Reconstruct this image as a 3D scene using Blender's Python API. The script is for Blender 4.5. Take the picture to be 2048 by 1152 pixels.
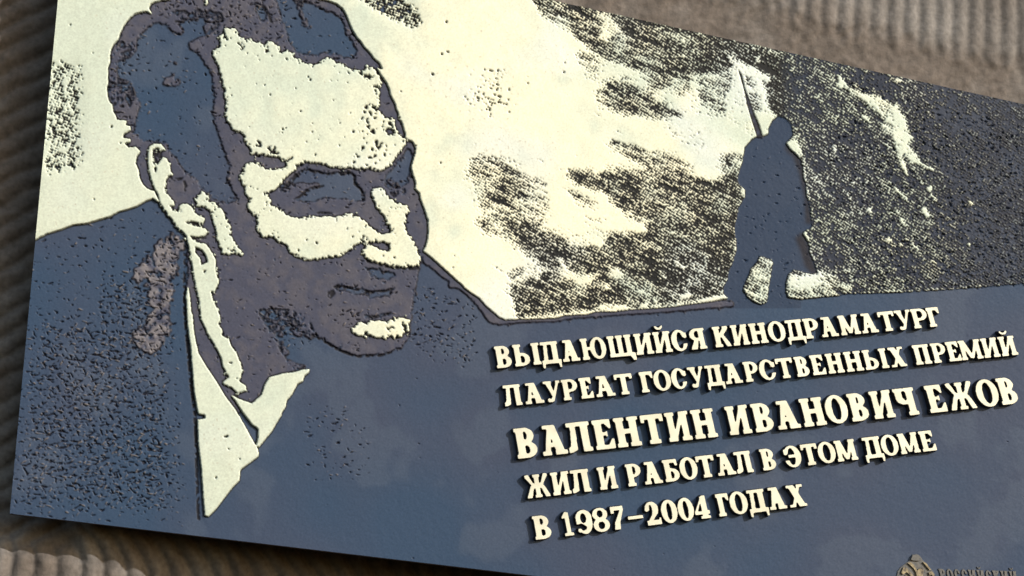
import bpy, math, random
import numpy as np
from mathutils import Vector
from mathutils.geometry import delaunay_2d_cdt

# ------------------------------------------------------------------ clean
for o in list(bpy.data.objects):
    bpy.data.objects.remove(o)
scene = bpy.context.scene
COL = scene.collection
random.seed(7)
RNG = np.random.default_rng(11)

# ------------------------------------------------------------------ units
# Everything on the wall is measured in plaque units (1 unit = 0.6 mm),
# x to the right, y downwards, origin at the upper left of the drawing.
U = 0.0006
def wx(x): return (x - 1024.0) * U
def wz(y): return (576.0 - y) * U

# ------------------------------------------------------------------ camera
VIEW_W = 2048 * U
CAM = Vector((-0.50, -2.2, -0.46))
cd = bpy.data.cameras.new("camera")
cd.sensor_width = 36.0
cd.lens = 36.0 * 2.2 / VIEW_W
cd.shift_x = -CAM.x / VIEW_W
cd.shift_y = -CAM.z / VIEW_W
cd.clip_start = 0.05
cd.clip_end = 100.0
cam = bpy.data.objects.new("camera", cd)
cam.location = CAM
cam.rotation_euler = (math.radians(90), 0, 0)
COL.objects.link(cam)
scene.camera = cam

# ------------------------------------------------------------------ light
SUN = Vector((1.15, -1.0, 0.72)).normalized()      # towards the sun
elev = math.asin(SUN.z)
w = bpy.data.worlds.new("World")
scene.world = w
w.use_nodes = True
nt = w.node_tree
bg = nt.nodes["Background"]
sky = nt.nodes.new("ShaderNodeTexSky")
sky.sky_type = 'NISHITA'
sky.sun_disc = False
sky.sun_elevation = elev
sky.sun_rotation = math.atan2(SUN.x, SUN.y)
sky.air_density = 1.6
sky.dust_density = 3.0
nt.links.new(sky.outputs[0], bg.inputs[0])
bg.inputs[1].default_value = 0.15
sl = bpy.data.lights.new("sun", 'SUN')
sl.energy = 3.3
sl.angle = math.radians(0.9)
sl.color = (1.0, 0.965, 0.905)
so = bpy.data.objects.new("sun", sl)
so.rotation_euler = (-SUN).to_track_quat('-Z', 'Y').to_euler()
so.location = (1, -2, 2)
COL.objects.link(so)
scene.view_settings.view_transform = 'Standard'
scene.view_settings.look = 'None'
scene.view_settings.exposure = 0.0
scene.view_settings.gamma = 1.0
scene.render.resolution_x = 1024
scene.render.resolution_y = 576

# ------------------------------------------------------------------ materials
def new_mat(name):
    m = bpy.data.materials.new(name); m.use_nodes = True
    n = m.node_tree.nodes; l = m.node_tree.links
    return m, n, l, n["Principled BSDF"]

def relief_mat():
    m, n, l, b = new_mat("patinated_bronze")
    a = n.new("ShaderNodeAttribute"); a.attribute_name = "patina"
    tc = n.new("ShaderNodeTexCoord")
    nz = n.new("ShaderNodeTexNoise"); nz.inputs["Scale"].default_value = 420; nz.inputs["Detail"].default_value = 4
    l.new(tc.outputs["Object"], nz.inputs["Vector"])
    mr = n.new("ShaderNodeMapRange"); mr.inputs[1].default_value = .3; mr.inputs[2].default_value = .7
    mr.inputs[3].default_value = .9; mr.inputs[4].default_value = 1.1
    l.new(nz.outputs["Fac"], mr.inputs[0])
    mx = n.new("ShaderNodeVectorMath"); mx.operation = 'SCALE'
    l.new(a.outputs["Color"], mx.inputs[0]); l.new(mr.outputs[0], mx.inputs["Scale"])
    l.new(mx.outputs[0], b.inputs["Base Color"])
    l.new(a.outputs["Alpha"], b.inputs["Metallic"])
    b.inputs["Roughness"].default_value = .56
    b.inputs["Specular IOR Level"].default_value = .15
    bp = n.new("ShaderNodeBump"); bp.inputs["Strength"].default_value = .13; bp.inputs["Distance"].default_value = .0004
    l.new(nz.outputs["Fac"], bp.inputs["Height"]); l.new(bp.outputs[0], b.inputs["Normal"])
    return m

def noise_mat(name, c0, c1, scale, rough, metal=0.0, bump=.2, dist=.0005, detail=5):
    m, n, l, b = new_mat(name)
    tc = n.new("ShaderNodeTexCoord")
    nz = n.new("ShaderNodeTexNoise"); nz.inputs["Scale"].default_value = scale; nz.inputs["Detail"].default_value = detail
    l.new(tc.outputs["Object"], nz.inputs["Vector"])
    cr = n.new("ShaderNodeValToRGB")
    cr.color_ramp.elements[0].position = .32; cr.color_ramp.elements[0].color = (*c0, 1)
    cr.color_ramp.elements[1].position = .68; cr.color_ramp.elements[1].color = (*c1, 1)
    l.new(nz.outputs["Fac"], cr.inputs[0]); l.new(cr.outputs[0], b.inputs["Base Color"])
    b.inputs["Roughness"].default_value = rough; b.inputs["Metallic"].default_value = metal
    bp = n.new("ShaderNodeBump"); bp.inputs["Strength"].default_value = bump; bp.inputs["Distance"].default_value = dist
    l.new(nz.outputs["Fac"], bp.inputs["Height"]); l.new(bp.outputs[0], b.inputs["Normal"])
    return m

M_RELIEF = relief_mat()
M_TOP = noise_mat("polished_brass", (.70, .70, .585), (.86, .86, .73), 60, .42, .12, .12)
M_SIDE = noise_mat("raw_dark_bronze", (.010, .009, .012), (.030, .026, .032), 260, .6, .1, .4)
M_EDGE = noise_mat("plaque_edge_bronze", (.03, .022, .03), (.075, .05, .06), 120, .55, .1, .3)
M_SMALL = noise_mat("dull_blue_bronze", (.07, .08, .095), (.13, .13, .13), 300, .5, .1, .4)

# ------------------------------------------------------------------ raster fields
W, H, X0, Y0 = 2300, 1540, 0, -220
YY, XX = np.mgrid[0:H, 0:W].astype(np.float32)
XX += X0 + .5; YY += Y0 + .5
fy = np.fft.fftfreq(H)[:, None].astype(np.float32); fx = np.fft.rfftfreq(W)[None, :].astype(np.float32)

def gk(sx, sy=None, ang=0.0):
    sy = sx if sy is None else sy
    c, s = math.cos(ang), math.sin(ang)
    a = fx * c + fy * s; b = -fx * s + fy * c
    return np.exp(-2 * math.pi ** 2 * ((a * sx) ** 2 + (b * sy) ** 2))
def blur(f, sx, sy=None, ang=0.0):
    return np.fft.irfft2(np.fft.rfft2(f) * gk(sx, sy, ang), s=(H, W)).astype(np.float32)
def noise(sx, sy=None, ang=0.0, hp=None):
    k = gk(sx, sy, ang)
    if hp: k = k - gk(hp)
    f = np.fft.irfft2(np.fft.rfft2(RNG.standard_normal((H, W))) * k, s=(H, W)).astype(np.float32)
    return (f - f.mean()) / f.std()

def fill(img, pts, val=1.0):
    """scan-line polygon fill, pts in drawing units"""
    P = np.array(pts, float)
    P[:, 0] -= X0; P[:, 1] -= Y0
    y0 = max(0, int(math.floor(P[:, 1].min()))); y1 = min(H - 1, int(math.ceil(P[:, 1].max())))
    A = P; B = np.roll(P, -1, 0)
    for y in range(y0, y1 + 1):
        yc = y + .5
        m = (A[:, 1] <= yc) != (B[:, 1] <= yc)
        if not m.any(): continue
        a, b = A[m], B[m]
        xs = np.sort(a[:, 0] + (yc - a[:, 1]) / (b[:, 1] - a[:, 1]) * (b[:, 0] - a[:, 0]))
        for i in range(0, len(xs) - 1, 2):
            l = max(0, int(math.ceil(xs[i] - .5))); r = min(W, int(math.ceil(xs[i + 1] - .5)))
            if r > l: img[y, l:r] = val
def T(x0, y0, s=5.12):
    return lambda *p: [(x0 + p[i] / s, y0 + p[i + 1] / s) for i in range(0, len(p), 2)]
def mask(*polys):
    f = np.zeros((H, W), np.float32)
    for p in polys: fill(f, p)
    return f

# tracing frames of the drawing
a00, a20, a50 = T(0, 0), T(200, 0), T(500, 0)
b22, b52 = T(200, 200), T(500, 200)
c04, c24, c54 = T(0, 400), T(200, 400), T(500, 400)
d26, d56, d38 = T(200, 600), T(500, 600), T(300, 820)
e90, e13 = T(900, 0), T(1300, 0)
f92, f13 = T(900, 220), T(1300, 220)
g94, g13 = T(900, 440), T(1300, 440)
h1, h2 = T(1648, 100), T(1648, 320)

# ---- outline of the dark lower field (jacket + inscription panel)
shoulder = c04(300,430, 375,405, 470,355, 560,325, 660,290, 760,255, 900,240, 1010,205, 1120,175, 1210,125, 1330,90, 1420,60, 1500,10, 1570,-15)
right_sh = c54(1770,520, 1860,590, 1960,680, 2048,760)
edge1 = g94(0,560, 60,610, 110,650, 180,720, 300,800, 370,880, 440,940, 510,1000, 570,1022, 700,1015, 900,1010, 1100,1000, 1170,975, 1400,965, 1500,935, 1700,935, 1850,915, 2048,905)
edge2 = g13(0,905, 250,885, 330,870, 500,850, 650,830, 800,800)
edge3 = g13(1410,760, 1450,790, 1550,805, 1650,795, 1900,775, 2048,755)
LOWER = shoulder + c24(620,40, 900,360, 1000,900) + d26(1400,1000) + [(500,700), (480,560), (700,520)] + right_sh + edge1[1:] + edge2 + edge3 + [(1800,584), (1900,578), (2048,567), (2300,552), (2300,1330), (-50,1330), (-50,490)]

LEDGE = g94(0,560, 110,650, 300,800, 440,940, 570,1022, 900,1008, 1170,972, 1500,935, 2048,900, 2048,952, 1850,962, 1500,987, 1250,1002, 1080,1037, 800,1042, 600,1057, 450,1062, 400,1040, 340,950, 250,830, 150,740, 80,690, 0,690)
LEDGE2 = g13(0,900, 330,870, 650,830, 850,840, 860,882, 700,892, 300,928, 0,952)
LEDGE3 = c54(1760,520, 1860,590, 1960,680, 2048,760, 2048,830, 1960,780, 1860,680, 1790,650)

SOLDIER = (f13(1090,270, 1130,280, 1215,240, 1215,180, 1250,110, 1290,75, 1330,65, 1390,85, 1430,130, 1465,190, 1470,260, 1440,300, 1400,340, 1440,400, 1500,450, 1540,500, 1570,580, 1575,680, 1600,760, 1610,880, 1640,980, 1660,1150)
  + g13(1665,60, 1590,110, 1570,140, 1610,200, 1640,270, 1640,330, 1670,400, 1700,480, 1720,540, 1650,555, 1560,530, 1470,505, 1420,560, 1400,640, 1395,730, 1420,790, 1550,830, 1550,900, 800,900, 860,850, 790,790, 745,750, 770,660, 800,600, 805,530, 850,450, 865,370, 885,310, 885,200, 870,120, 885,0)
  + f13(900,1080, 910,1000, 970,900, 975,820, 920,760, 900,700, 920,600, 950,520, 970,380, 1040,300))
BOULDER = g13(1130,370, 1250,400, 1260,440, 1240,560, 1215,700, 1200,840, 1150,865, 1060,830, 1000,780, 960,710, 975,640, 1010,570, 1040,500, 1090,430)
RIFLE = [(1476,139), (1484,150), (1491,180), (1500,200), (1508,225), (1519,250), (1527,276), (1514,274), (1503,240), (1495,213), (1488,180)]

HEAD = (a20(720,-30, 720,0, 640,5, 560,25, 525,50, 505,90, 530,130, 540,155, 490,125, 440,125, 360,145, 300,200, 250,270, 210,350, 195,410, 150,450, 120,510, 105,580, 105,650, 85,700, 85,790, 90,850, 75,900, 85,1000, 100,1040, 130,1100)
  + b22(110,20, 130,50, 140,120, 170,170, 175,205, 280,215, 265,260, 320,270, 320,310, 250,350, 235,390, 320,400, 320,430, 255,450, 300,490, 370,480, 420,530, 380,580, 370,650, 400,720, 410,800, 440,860, 490,910, 560,935, 600,1010)
  + c24(620,50, 690,150, 780,250, 860,330, 885,370, 900,480, 905,700, 890,860, 880,1150)
  + d26(900,240, 930,450, 950,700, 970,950, 1000,1120, 1600,1150, 1700,1000, 1850,760)
  + d56(330,770, 520,700, 600,680, 470,650, 360,600, 320,500, 290,380, 200,300, 140,220, 200,190, 300,200, 420,250, 500,300, 600,350, 700,390, 800,430, 880,470, 1000,530, 1090,565, 1200,560, 1350,550, 1460,520, 1570,460, 1620,400, 1640,300, 1650,180, 1660,60)
  + c54(1660,1100, 1670,1000, 1700,880, 1720,760, 1755,650, 1750,560, 1775,520, 1800,480, 1820,400, 1830,290, 1820,200, 1790,100, 1750,0)
  + b52(1740,960, 1690,910, 1700,860, 1670,760, 1650,700, 1665,640, 1690,560, 1700,500, 1670,430, 1610,405, 1590,385, 1590,340, 1575,290, 1555,220, 1510,190, 1530,150, 1500,90, 1480,10)
  + a50(1510,1130, 1480,1050, 1440,970, 1430,920, 1400,850, 1340,770, 1290,680, 1330,710, 1360,715, 1330,650, 1270,600, 1220,530, 1170,480, 1130,420, 1100,390, 1050,310, 1010,210, 990,160, 950,90, 890,45, 800,10, 700,-5, 680,-40, 400,-120, 0,-130, -200,-60))

HAIR_BLUE = [
 a20(600,225, 660,250, 720,290, 800,340, 870,370, 900,420, 930,500, 1030,560, 1070,640, 1120,690, 1160,760, 1160,880, 1190,990, 1150,1150)
 + b22(1180,200, 1220,350, 1260,450, 1290,560, 1340,680, 1310,770, 1350,900, 1450,1030, 1300,1060, 1150,1020, 1060,900, 980,800, 870,740, 830,680, 740,560, 690,440, 560,430, 450,420, 340,330, 380,150, 430,0)
 + a20(420,1050, 340,960, 330,830, 190,800, 170,740, 170,660, 210,610, 330,575, 380,520, 370,440, 400,350, 480,280, 540,240),
 a20(780,230, 870,220, 950,170, 1060,150, 1180,200, 1230,260, 1130,330, 1100,360, 1010,390, 930,430, 860,380, 840,300),
 a50(230,-60, 440,-60, 450,0, 500,100, 540,200, 540,250, 600,300, 640,290, 590,230, 540,130, 480,30, 500,-30, 620,30, 740,80, 850,120, 960,190, 980,330, 1060,420, 1100,500, 1100,570, 1000,620, 900,560, 740,545, 600,570, 480,530, 420,470, 390,370, 340,210, 300,100),
 a50(40,0, 90,20, 150,50, 180,140, 150,230, 110,230, 60,130)]
FACE_BLUE = [
 b52(350,900, 470,750, 560,705, 700,725, 790,755, 900,735, 1040,740, 1090,780, 1080,850, 1150,910, 1180,980, 1175,1040, 1000,1010, 850,1020, 740,1000, 700,1030, 620,1055, 440,1030, 560,930, 640,900, 740,880, 700,860, 560,860, 480,850, 420,880),
 c54(860,880, 940,870, 1020,890, 1130,915, 1260,935, 1400,920, 1490,890, 1480,940, 1430,980, 1280,1000, 1100,975, 980,935, 880,930),
 c54(1180,680, 1400,720, 1530,760, 1440,800, 1330,810, 1230,760),
 b52(1600,490, 1660,520, 1650,700, 1610,860, 1540,880, 1420,900, 1380,900, 1370,800, 1450,700, 1560,580),
 d56(1170,145, 1280,160, 1450,120, 1450,150, 1280,190, 1180,185)]
HAIR_BROWN = [
 a20(640,820, 720,780, 760,790, 830,830, 810,885, 700,880),
 a20(690,620, 740,600, 790,640, 800,680, 740,650),
 a20(905,490, 950,480, 1000,510, 950,525)]

FACE_CREAM = (a20(1270,290, 1310,290, 1380,290, 1410,350, 1450,400, 1500,420, 1560,400, 1590,450, 1640,440, 1680,480, 1720,430, 1780,430, 1820,460, 1840,530, 1880,550, 1930,520, 2000,580)
 + a50(410,540, 470,590, 540,640, 600,665, 680,665, 730,640, 770,590, 820,600, 870,640, 940,655, 960,690, 1060,715, 1110,720, 1180,730, 1200,640, 1250,690, 1310,760, 1350,850, 1330,900, 1330,1000, 1340,1130)
 + b52(1340,80, 1400,160, 1480,200, 1500,310, 1560,380, 1600,400, 1580,460, 1530,540, 1490,590, 1440,650, 1400,700, 1330,735, 1270,710, 1180,700, 1060,700, 1000,690, 880,690, 780,670, 650,640, 590,635, 520,650, 470,700, 400,770, 330,830, 290,900, 200,940, 190,1000, 220,1080, 330,1140)
 + c54(230,60, 330,110, 380,160, 440,185, 520,180, 560,170, 700,175, 880,180, 960,160, 1050,150, 1130,180, 1200,230, 1230,280, 1300,320, 1350,350, 1400,345, 1460,310, 1410,260, 1380,180, 1340,130, 1300,60, 1260,0)
 + b52(1300,1090, 1250,1000, 1240,920, 1300,880, 1350,900, 1400,980, 1470,1040, 1560,1070)
 + c54(1500,40, 1590,50, 1640,110, 1650,180, 1590,250, 1610,340, 1680,420, 1700,520, 1750,600, 1740,670, 1690,690, 1650,680, 1500,680, 1400,660, 1300,640, 1190,600, 1150,530, 1180,470, 1230,460, 1300,490, 1440,530, 1440,470, 1340,440, 1240,430, 1130,410, 1090,460, 1000,520, 940,570, 800,590, 600,620, 500,580, 400,530, 380,460, 300,430, 270,380, 130,370, 60,290, 100,200, 40,130)
 + c24(1560,130, 1510,90, 1530,30, 1560,0)
 + b22(1570,1030, 1500,960, 1480,900, 1440,800, 1480,660, 1560,560, 1540,490, 1490,420, 1470,340, 1370,300, 1300,220, 1290,150, 1300,0)
 + a20(1290,1000, 1280,860, 1240,780, 1210,680, 1160,560, 1140,510, 1240,500, 1230,430, 1215,370, 1260,370, 1310,440, 1340,410, 1280,340))
FACE_HOLES = [
 b22(1490,560, 1560,545, 1700,560, 1850,590, 1930,640, 1900,700, 1780,720, 1700,710, 1640,660, 1560,640, 1480,650, 1400,640),
 b22(1575,420, 1640,410, 1670,490, 1600,480), b22(1690,460, 1800,520, 1860,560, 1750,550),
 b22(1900,620, 1960,590, 1990,560, 1980,600, 1900,650),
 a20(1400,440, 1460,460, 1510,560, 1580,600, 1500,580), a20(1680,480, 1780,560, 1700,535),
 a50(1110,735, 1240,770, 1290,820, 1200,820, 1120,760), a50(1250,870, 1310,860, 1290,950, 1330,980, 1300,1000),
 b52(1210,80, 1340,60, 1400,100, 1480,200, 1400,190, 1340,120, 1290,100), b52(1370,290, 1450,290, 1500,360, 1440,380, 1370,340),
 b52(1290,290, 1330,280, 1320,300), b52(1185,355, 1220,350, 1210,375), b52(1065,355, 1100,360, 1080,380), b52(1140,300, 1170,300, 1155,320),
 b52(620,310, 700,310, 690,330, 630,335), b52(775,295, 850,330, 840,345), b52(885,340, 915,345, 900,360), b52(1195,450,1240,452,1240,465,1200,462),
 b52(130,940, 180,930, 190,970, 150,975), b22(1660,1030, 1730,1050, 1720,1090),
 c54(1240,420, 1330,430, 1420,440, 1440,500, 1380,500, 1290,470), c54(1140,370, 1180,375, 1170,400, 1145,395), c54(1160,280, 1210,290, 1200,320),
 c54(1505,80, 1530,80, 1525,105, 1510,100), c54(1600,110, 1640,120, 1660,260, 1640,280, 1600,250), c54(200,310, 270,320, 270,345)]
EAR_CREAM = (b22(500,680, 495,560, 510,480, 560,450, 630,455, 690,520, 640,515, 590,490, 545,510, 540,640, 570,680, 600,660, 650,585, 690,600, 720,680, 730,740, 760,770, 690,780, 670,860, 665,950, 700,970, 760,1040, 770,1090, 710,1080)
 + c24(740,110, 840,130, 810,70, 850,40, 900,40, 950,80, 970,130, 1010,160, 1080,190, 1060,240, 1000,230, 880,205, 880,240, 970,270, 1080,290, 1110,330, 1080,370, 1000,380, 910,365, 960,410, 1000,440, 1090,450, 1130,510, 1190,610, 1190,740, 1220,840, 1180,930, 1140,940, 1160,1030, 1220,1150)
 + d26(1210,110, 1240,200, 1210,250, 1260,310, 1230,350, 1330,410, 1340,460, 1400,540, 1440,640, 1460,740, 1420,830, 1500,880, 1500,930, 1410,950, 1360,900, 1250,850, 1330,790, 1260,680, 1250,600, 1190,480, 1110,350, 1040,200, 1020,0)
 + c24(1000,950, 960,750, 930,550, 890,370, 800,270, 700,150, 620,30)
 + b22(600,970, 560,900, 520,780))
EAR_HOLES = [c24(980,480, 1050,510, 1090,570, 1110,640, 1040,670, 1030,600, 980,540), b22(555,690, 585,690, 580,750, 565,745),
 c24(1060,720, 1110,710, 1080,740, 1090,755, 1065,750), d26(1320,635, 1360,635, 1355,655, 1325,655), c24(710,55, 760,80, 840,110, 830,130, 750,110)]
CHEEK_SMALL = [b22(1040,920, 1080,940, 1120,1010, 1080,1080, 1030,1110, 980,1070, 1000,1000),
 c24(1080,20, 1170,30, 1230,70, 1270,120, 1280,180, 1330,250, 1340,350, 1370,430, 1420,500, 1465,520, 1450,570, 1380,530, 1310,500, 1340,580, 1260,540, 1240,500, 1210,400, 1190,290, 1150,200, 1150,140, 1100,80),
 b22(435,560, 460,600, 460,660, 440,620)]
COLLAR = (c24(905,865, 925,1000, 940,1150) + d26(950,150, 970,350, 1010,540, 1080,660, 1200,840, 1290,990)
 + d38(880,0, 960,130, 1020,240, 1080,350, 1110,400, 1120,470, 930,610, 920,720, 850,790, 780,880, 690,1000, 600,1090, 565,1080, 550,900, 530,600, 500,350, 490,100, 570,85, 570,50, 500,40, 490,0)
 + d26(970,950, 950,700, 930,450, 900,250, 890,0) + c24(880,1000))
COLLAR2 = (d26(1330,960, 1420,1010, 1560,1060, 1660,970, 1690,870, 1740,790, 1850,760)
 + d56(330,755, 480,735, 530,715, 620,705, 600,750, 560,775, 545,830, 490,860, 430,970, 380,1030, 370,1090, 330,1150)
 + d38(1350,50, 1290,150, 1250,220, 1190,290, 1120,380, 1090,370, 1110,280, 1110,190, 1050,150, 950,20) + d26(1390,1030))
CHIN = d56(1060,300, 1120,230, 1180,230, 1290,215, 1400,215, 1460,200, 1560,180, 1640,200, 1630,260, 1600,330, 1550,380, 1500,380, 1430,320, 1430,380, 1290,380, 1200,380, 1090,360)
CHIN_H = [d56(1430,300, 1480,330, 1540,370, 1480,350), d56(1560,240, 1610,235, 1600,300, 1570,290), d56(1460,220,1500,215,1490,240)]
HAIR_CREAM = [a20(330,320, 385,300, 370,340, 345,345), a20(150,980, 190,980, 170,1010), a20(890,-5, 1000,10, 990,24, 900,18), a20(1060,-10, 1110,0, 1120,50, 1090,60), a20(1410,-10,1440,0,1450,35,1430,30)]
LAPEL = (c24(800,340, 860,420, 840,500, 800,640, 770,760, 760,900, 740,1010, 700,1060, 700,1150) + d26(700,150, 720,280, 690,400, 600,480, 540,520, 430,520, 360,440, 350,340, 480,250, 500,150, 560,80, 480,0)
 + c24(520,1000, 500,900, 360,780, 300,740, 460,640, 520,540, 620,450, 720,370))
# film scene field
SCENE = [(925,300), (915,380), (960,470), (985,560), (1010,638), (1100,640), (1300,630), (1480,600), (1700,590), (2300,552), (2300,200), (1700,60), (1150,-60), (1040,-10), (1150,110), (1190,200), (1050,270)]

# ---- density of the halftone (0 = polished, 1 = fully etched)
D = np.zeros((H, W), np.float32)
def dens(pts, v, s=8):
    global D
    m = blur(mask(pts), s * .7)
    D = D * (1 - m) + v * m
def densT(t, v, s, *p): dens(t(*p), v, s)
dens([(1060,-30), (1130,-10), (1300,35), (1560,95), (1720,130), (1700,200), (1560,220), (1500,130), (1470,130), (1440,150), (1330,150), (1300,150), (1210,120), (1140,60), (1080,25)], .74, 7)
densT(e90, .58, 5, 820,-20, 1150,0, 1300,60, 1560,160, 1540,300, 1480,420, 1300,400, 1260,270, 1080,210, 960,150)
densT(e90, .12, 4, 1480,110, 1600,140, 1700,230, 1760,330, 1640,320, 1560,240)
densT(e90, .08, 5, 1560,200, 1760,330, 1600,430, 1500,420)
densT(e90, .55, 8, 1560,480, 1640,430, 1700,350, 2048,330, 2048,760, 1900,700, 1780,600, 1640,540)
densT(e13, .66, 8, 0,220, 600,340, 1000,430, 1000,560, 800,560, 820,650, 560,560, 420,640, 250,700, 0,740)
densT(e90, .30, 7, 1280,560, 1550,560, 1560,740, 1500,800, 1350,800, 1260,730)
densT(e90, .60, 9, 1500,980, 1600,830, 1760,800, 2000,900, 2200,1000, 2250,1150, 1900,1180, 1660,1130)
densT(e13, .52, 7, 0,740, 400,760, 480,800, 820,760, 850,880, 760,1000, 780,1130, 640,1200, 520,1100, 480,980, 420,900, 300,980, 150,900, 0,1000)
densT(e13, .05, 5, 400,770, 480,770, 510,1000, 560,1150, 350,1150, 420,1000)
densT(e13, .04, 4, 820,880, 940,870, 1000,1050, 1030,1250, 1080,1450, 950,1350, 800,1200, 790,1000)
densT(e13, .05, 5, 20,960, 150,920, 180,1040, 60,1060)
# long light bank through the middle
densT(f92, .38, 8, 230,480, 340,470, 700,560, 760,700, 940,720, 1000,900, 1000,1100, 420,1160, 300,1000, 240,740, 150,650)
densT(f92, .60, 8, 560,600, 720,640, 760,760, 740,900, 560,1000, 460,900, 480,700)
densT(f92, .55, 5, 1600,360, 1680,300, 1800,340, 1950,380, 2100,480, 2100,600, 1860,500, 1700,430)
densT(f92, .67, 7, 1180,640, 1450,610, 1500,700, 1600,590, 1850,600, 2048,640, 2300,700, 2300,1200, 1850,1100, 1650,920, 1560,830, 1300,760)
densT(f92, .55, 5, 1150,820, 1260,820, 1400,900, 1520,950, 1480,1010, 1300,920)
densT(f13, .45, 6, -50,-20, 300,0, 330,80, 120,90, -50,60)
densT(f13, .12, 9, 150,150, 500,270, 580,380, 480,420, 300,300)
densT(f13, .48, 6, -20,430, 300,470, 350,560, 480,600, 440,720, 200,740, -20,680)
densT(f13, .46, 5, 700,500, 820,450, 950,460, 920,640, 780,660, 700,570)
densT(f13, .67, 6, -20,680, 300,740, 450,690, 650,740, 800,640, 920,620, 900,700, 980,800, 980,900, 900,1200, -20,1200)
densT(g94, .45, 6, 250,-10, 1000,-10, 900,90, 1200,170, 1250,260, 1000,350, 800,330, 620,220, 480,180, 350,140)
densT(g94, .66, 6, 540,20, 850,40, 900,130, 1180,190, 1220,260, 1550,260, 1620,130, 1900,140, 2100,200, 2100,900, 1850,900, 1500,920, 700,1000, 620,800, 620,640, 780,600, 960,560, 860,400, 760,330, 720,220)
densT(g94, .60, 4, 600,540, 740,480, 760,560, 620,620)
densT(g94, .05, 4, 900,95, 1180,150, 1200,230, 1400,250, 1500,240, 1600,230, 1600,-20, 1400,0, 1350,130, 1150,90, 940,60)
densT(g94, .05, 4, 1080,400, 1130,390, 1170,430, 1230,520, 1330,570, 1540,520, 1560,560, 1450,620, 1370,660, 1290,600, 1150,600, 1110,540, 1130,470)
densT(g94, .06, 4, 790,450, 880,440, 990,490, 1080,500, 1100,540, 940,530, 920,610, 870,620, 850,550, 760,620, 740,560)
densT(g94, .05, 4, 1610,560, 1700,510, 1770,540, 1740,600, 1680,580); densT(g94, .05, 4, 1550,640, 1660,640, 1640,700, 1590,720)
densT(g94, .03, 3, 1500,890, 1580,850, 1680,870, 1800,880, 1810,920, 1500,930); densT(g94, .03, 3, 1940,880, 2048,830, 2048,870, 1960,900)
densT(g13, .70, 6, -20,-20, 890,-20, 880,400, 760,760, 300,860, -20,900)
for p in [(245,410,290,410,300,460,260,450), (300,460,350,470,370,500,320,500), (130,570,165,580,150,600,130,595), (90,590,125,590,115,620,95,615), (100,520,125,530,115,570,105,560), (150,400,175,410,165,450), (20,800,70,810,70,860,40,840), (300,770,400,740,430,780,350,820,300,800), (480,820,740,770,790,800,560,850)]:
    densT(g13, .0, 1.6, *p)
# right of the figure
dens([(1540,100), (1560,80), (2300,230), (2300,555), (1700,590), (1640,560), (1600,300), (1530,200)], .77, 6)
densT(e13, .42, 3, 960,760, 1100,820, 1150,1000, 1140,1140, 1060,1140)
dens([(1900,130), (2300,200), (2300,555), (1960,580), (1880,400), (1800,250)], .86, 25)
dens([(1690,140), (1800,165), (1800,215), (1760,190), (1700,165)], .90, 6)
densT(e13, .84, 9, 1350,560, 1700,620, 1700,900, 1500,1000, 1350,800)
densT(f13, .86, 9, 1620,200, 1720,220, 1740,380, 1640,330); densT(h2, .88, 9, 380,120, 560,300, 640,560, 520,560, 440,330)
densT(h1, .03, 3.5, 165,265, 215,330, 280,390, 400,450, 540,470, 640,530, 720,590, 740,500, 760,600, 830,680, 850,800, 900,900, 860,960, 960,1100, 1000,1160, 920,1160, 820,1060, 780,1160, 740,1000, 700,900, 600,830, 580,760, 640,720, 560,640, 440,550, 280,430, 250,385, 120,380, 150,320)
densT(h1, .35, 4, 560,520, 700,600, 720,800, 640,860, 600,700)
for p in [(380,660,440,670,490,760,400,700), (720,300,790,310,780,335,730,330), (290,345,330,360,340,390), (90,960,140,980,110,1060,90,1000), (600,930,690,1000,660,1010)]: densT(h1, .02, 2, *p)
for p in [(770,0,820,20,870,150,850,170,790,80), (920,0,1000,30,1130,90,1110,120,1040,80), (720,270,780,330,860,380,850,420,800,370,730,310), (1040,290,1100,260,1110,290,1090,330,1160,400,1150,430,1100,360), (1000,490,1045,490,1050,540,1080,570,1050,590,1010,530), (430,510,470,490,500,530,480,550), (780,590,800,600,830,650,860,670,840,680,780,630), (620,820,670,780,690,830,650,850), (820,780,880,830,830,820), (900,850,960,890,970,915,920,890), (770,840,800,850,800,885,775,880), (1470,430,1500,410,1525,440,1510,470), (1460,860,1490,845,1510,890,1480,885), (780,970,815,980,800,1005), (510,950,560,930,550,955), (1090,1020,1130,1025,1170,1055,1120,1050), (730,510,775,530,765,560), (980,225,1010,220,1020,250,995,250), (670,225,695,230,690,255)]:
    densT(h2, .0, 1.5, *p)
densT(e13, .03, 3, 790,560, 860,620, 1020,690, 1060,680, 1240,820, 1200,860, 1150,820, 1150,930, 1110,1000, 1080,900, 1040,800, 900,710, 820,640)
densT(e13, .03, 2.5, 1070,590, 1130,560, 1130,650, 1090,650); densT(e13, .03, 3, 1120,990, 1190,1000, 1190,1070, 1130,1080)
densT(f13, .03, 2.5, 1160,20, 1220,0, 1250,50, 1180,60); densT(f13, .03, 2.5, 1150,190, 1210,180, 1200,230, 1160,225); densT(f13, .03, 2.5, 1060,0, 1120,60, 1100,90)
densT(f13, .0, 2, 1440,310, 1490,310, 1510,370, 1560,430, 1560,470, 1500,420, 1460,370)
densT(f13, .0, 2, 930,770, 970,790, 975,850, 910,920, 940,860); densT(f13, .45, 2, 1560,600, 1585,600, 1590,700, 1620,790, 1600,760)
dens([(1610,440), (1690,440), (1700,545), (1630,545)], .72, 4)
densT(g13, .45, 3, 1400,520, 1760,500, 2060,680, 2060,760, 1560,800, 1400,760)
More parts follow.
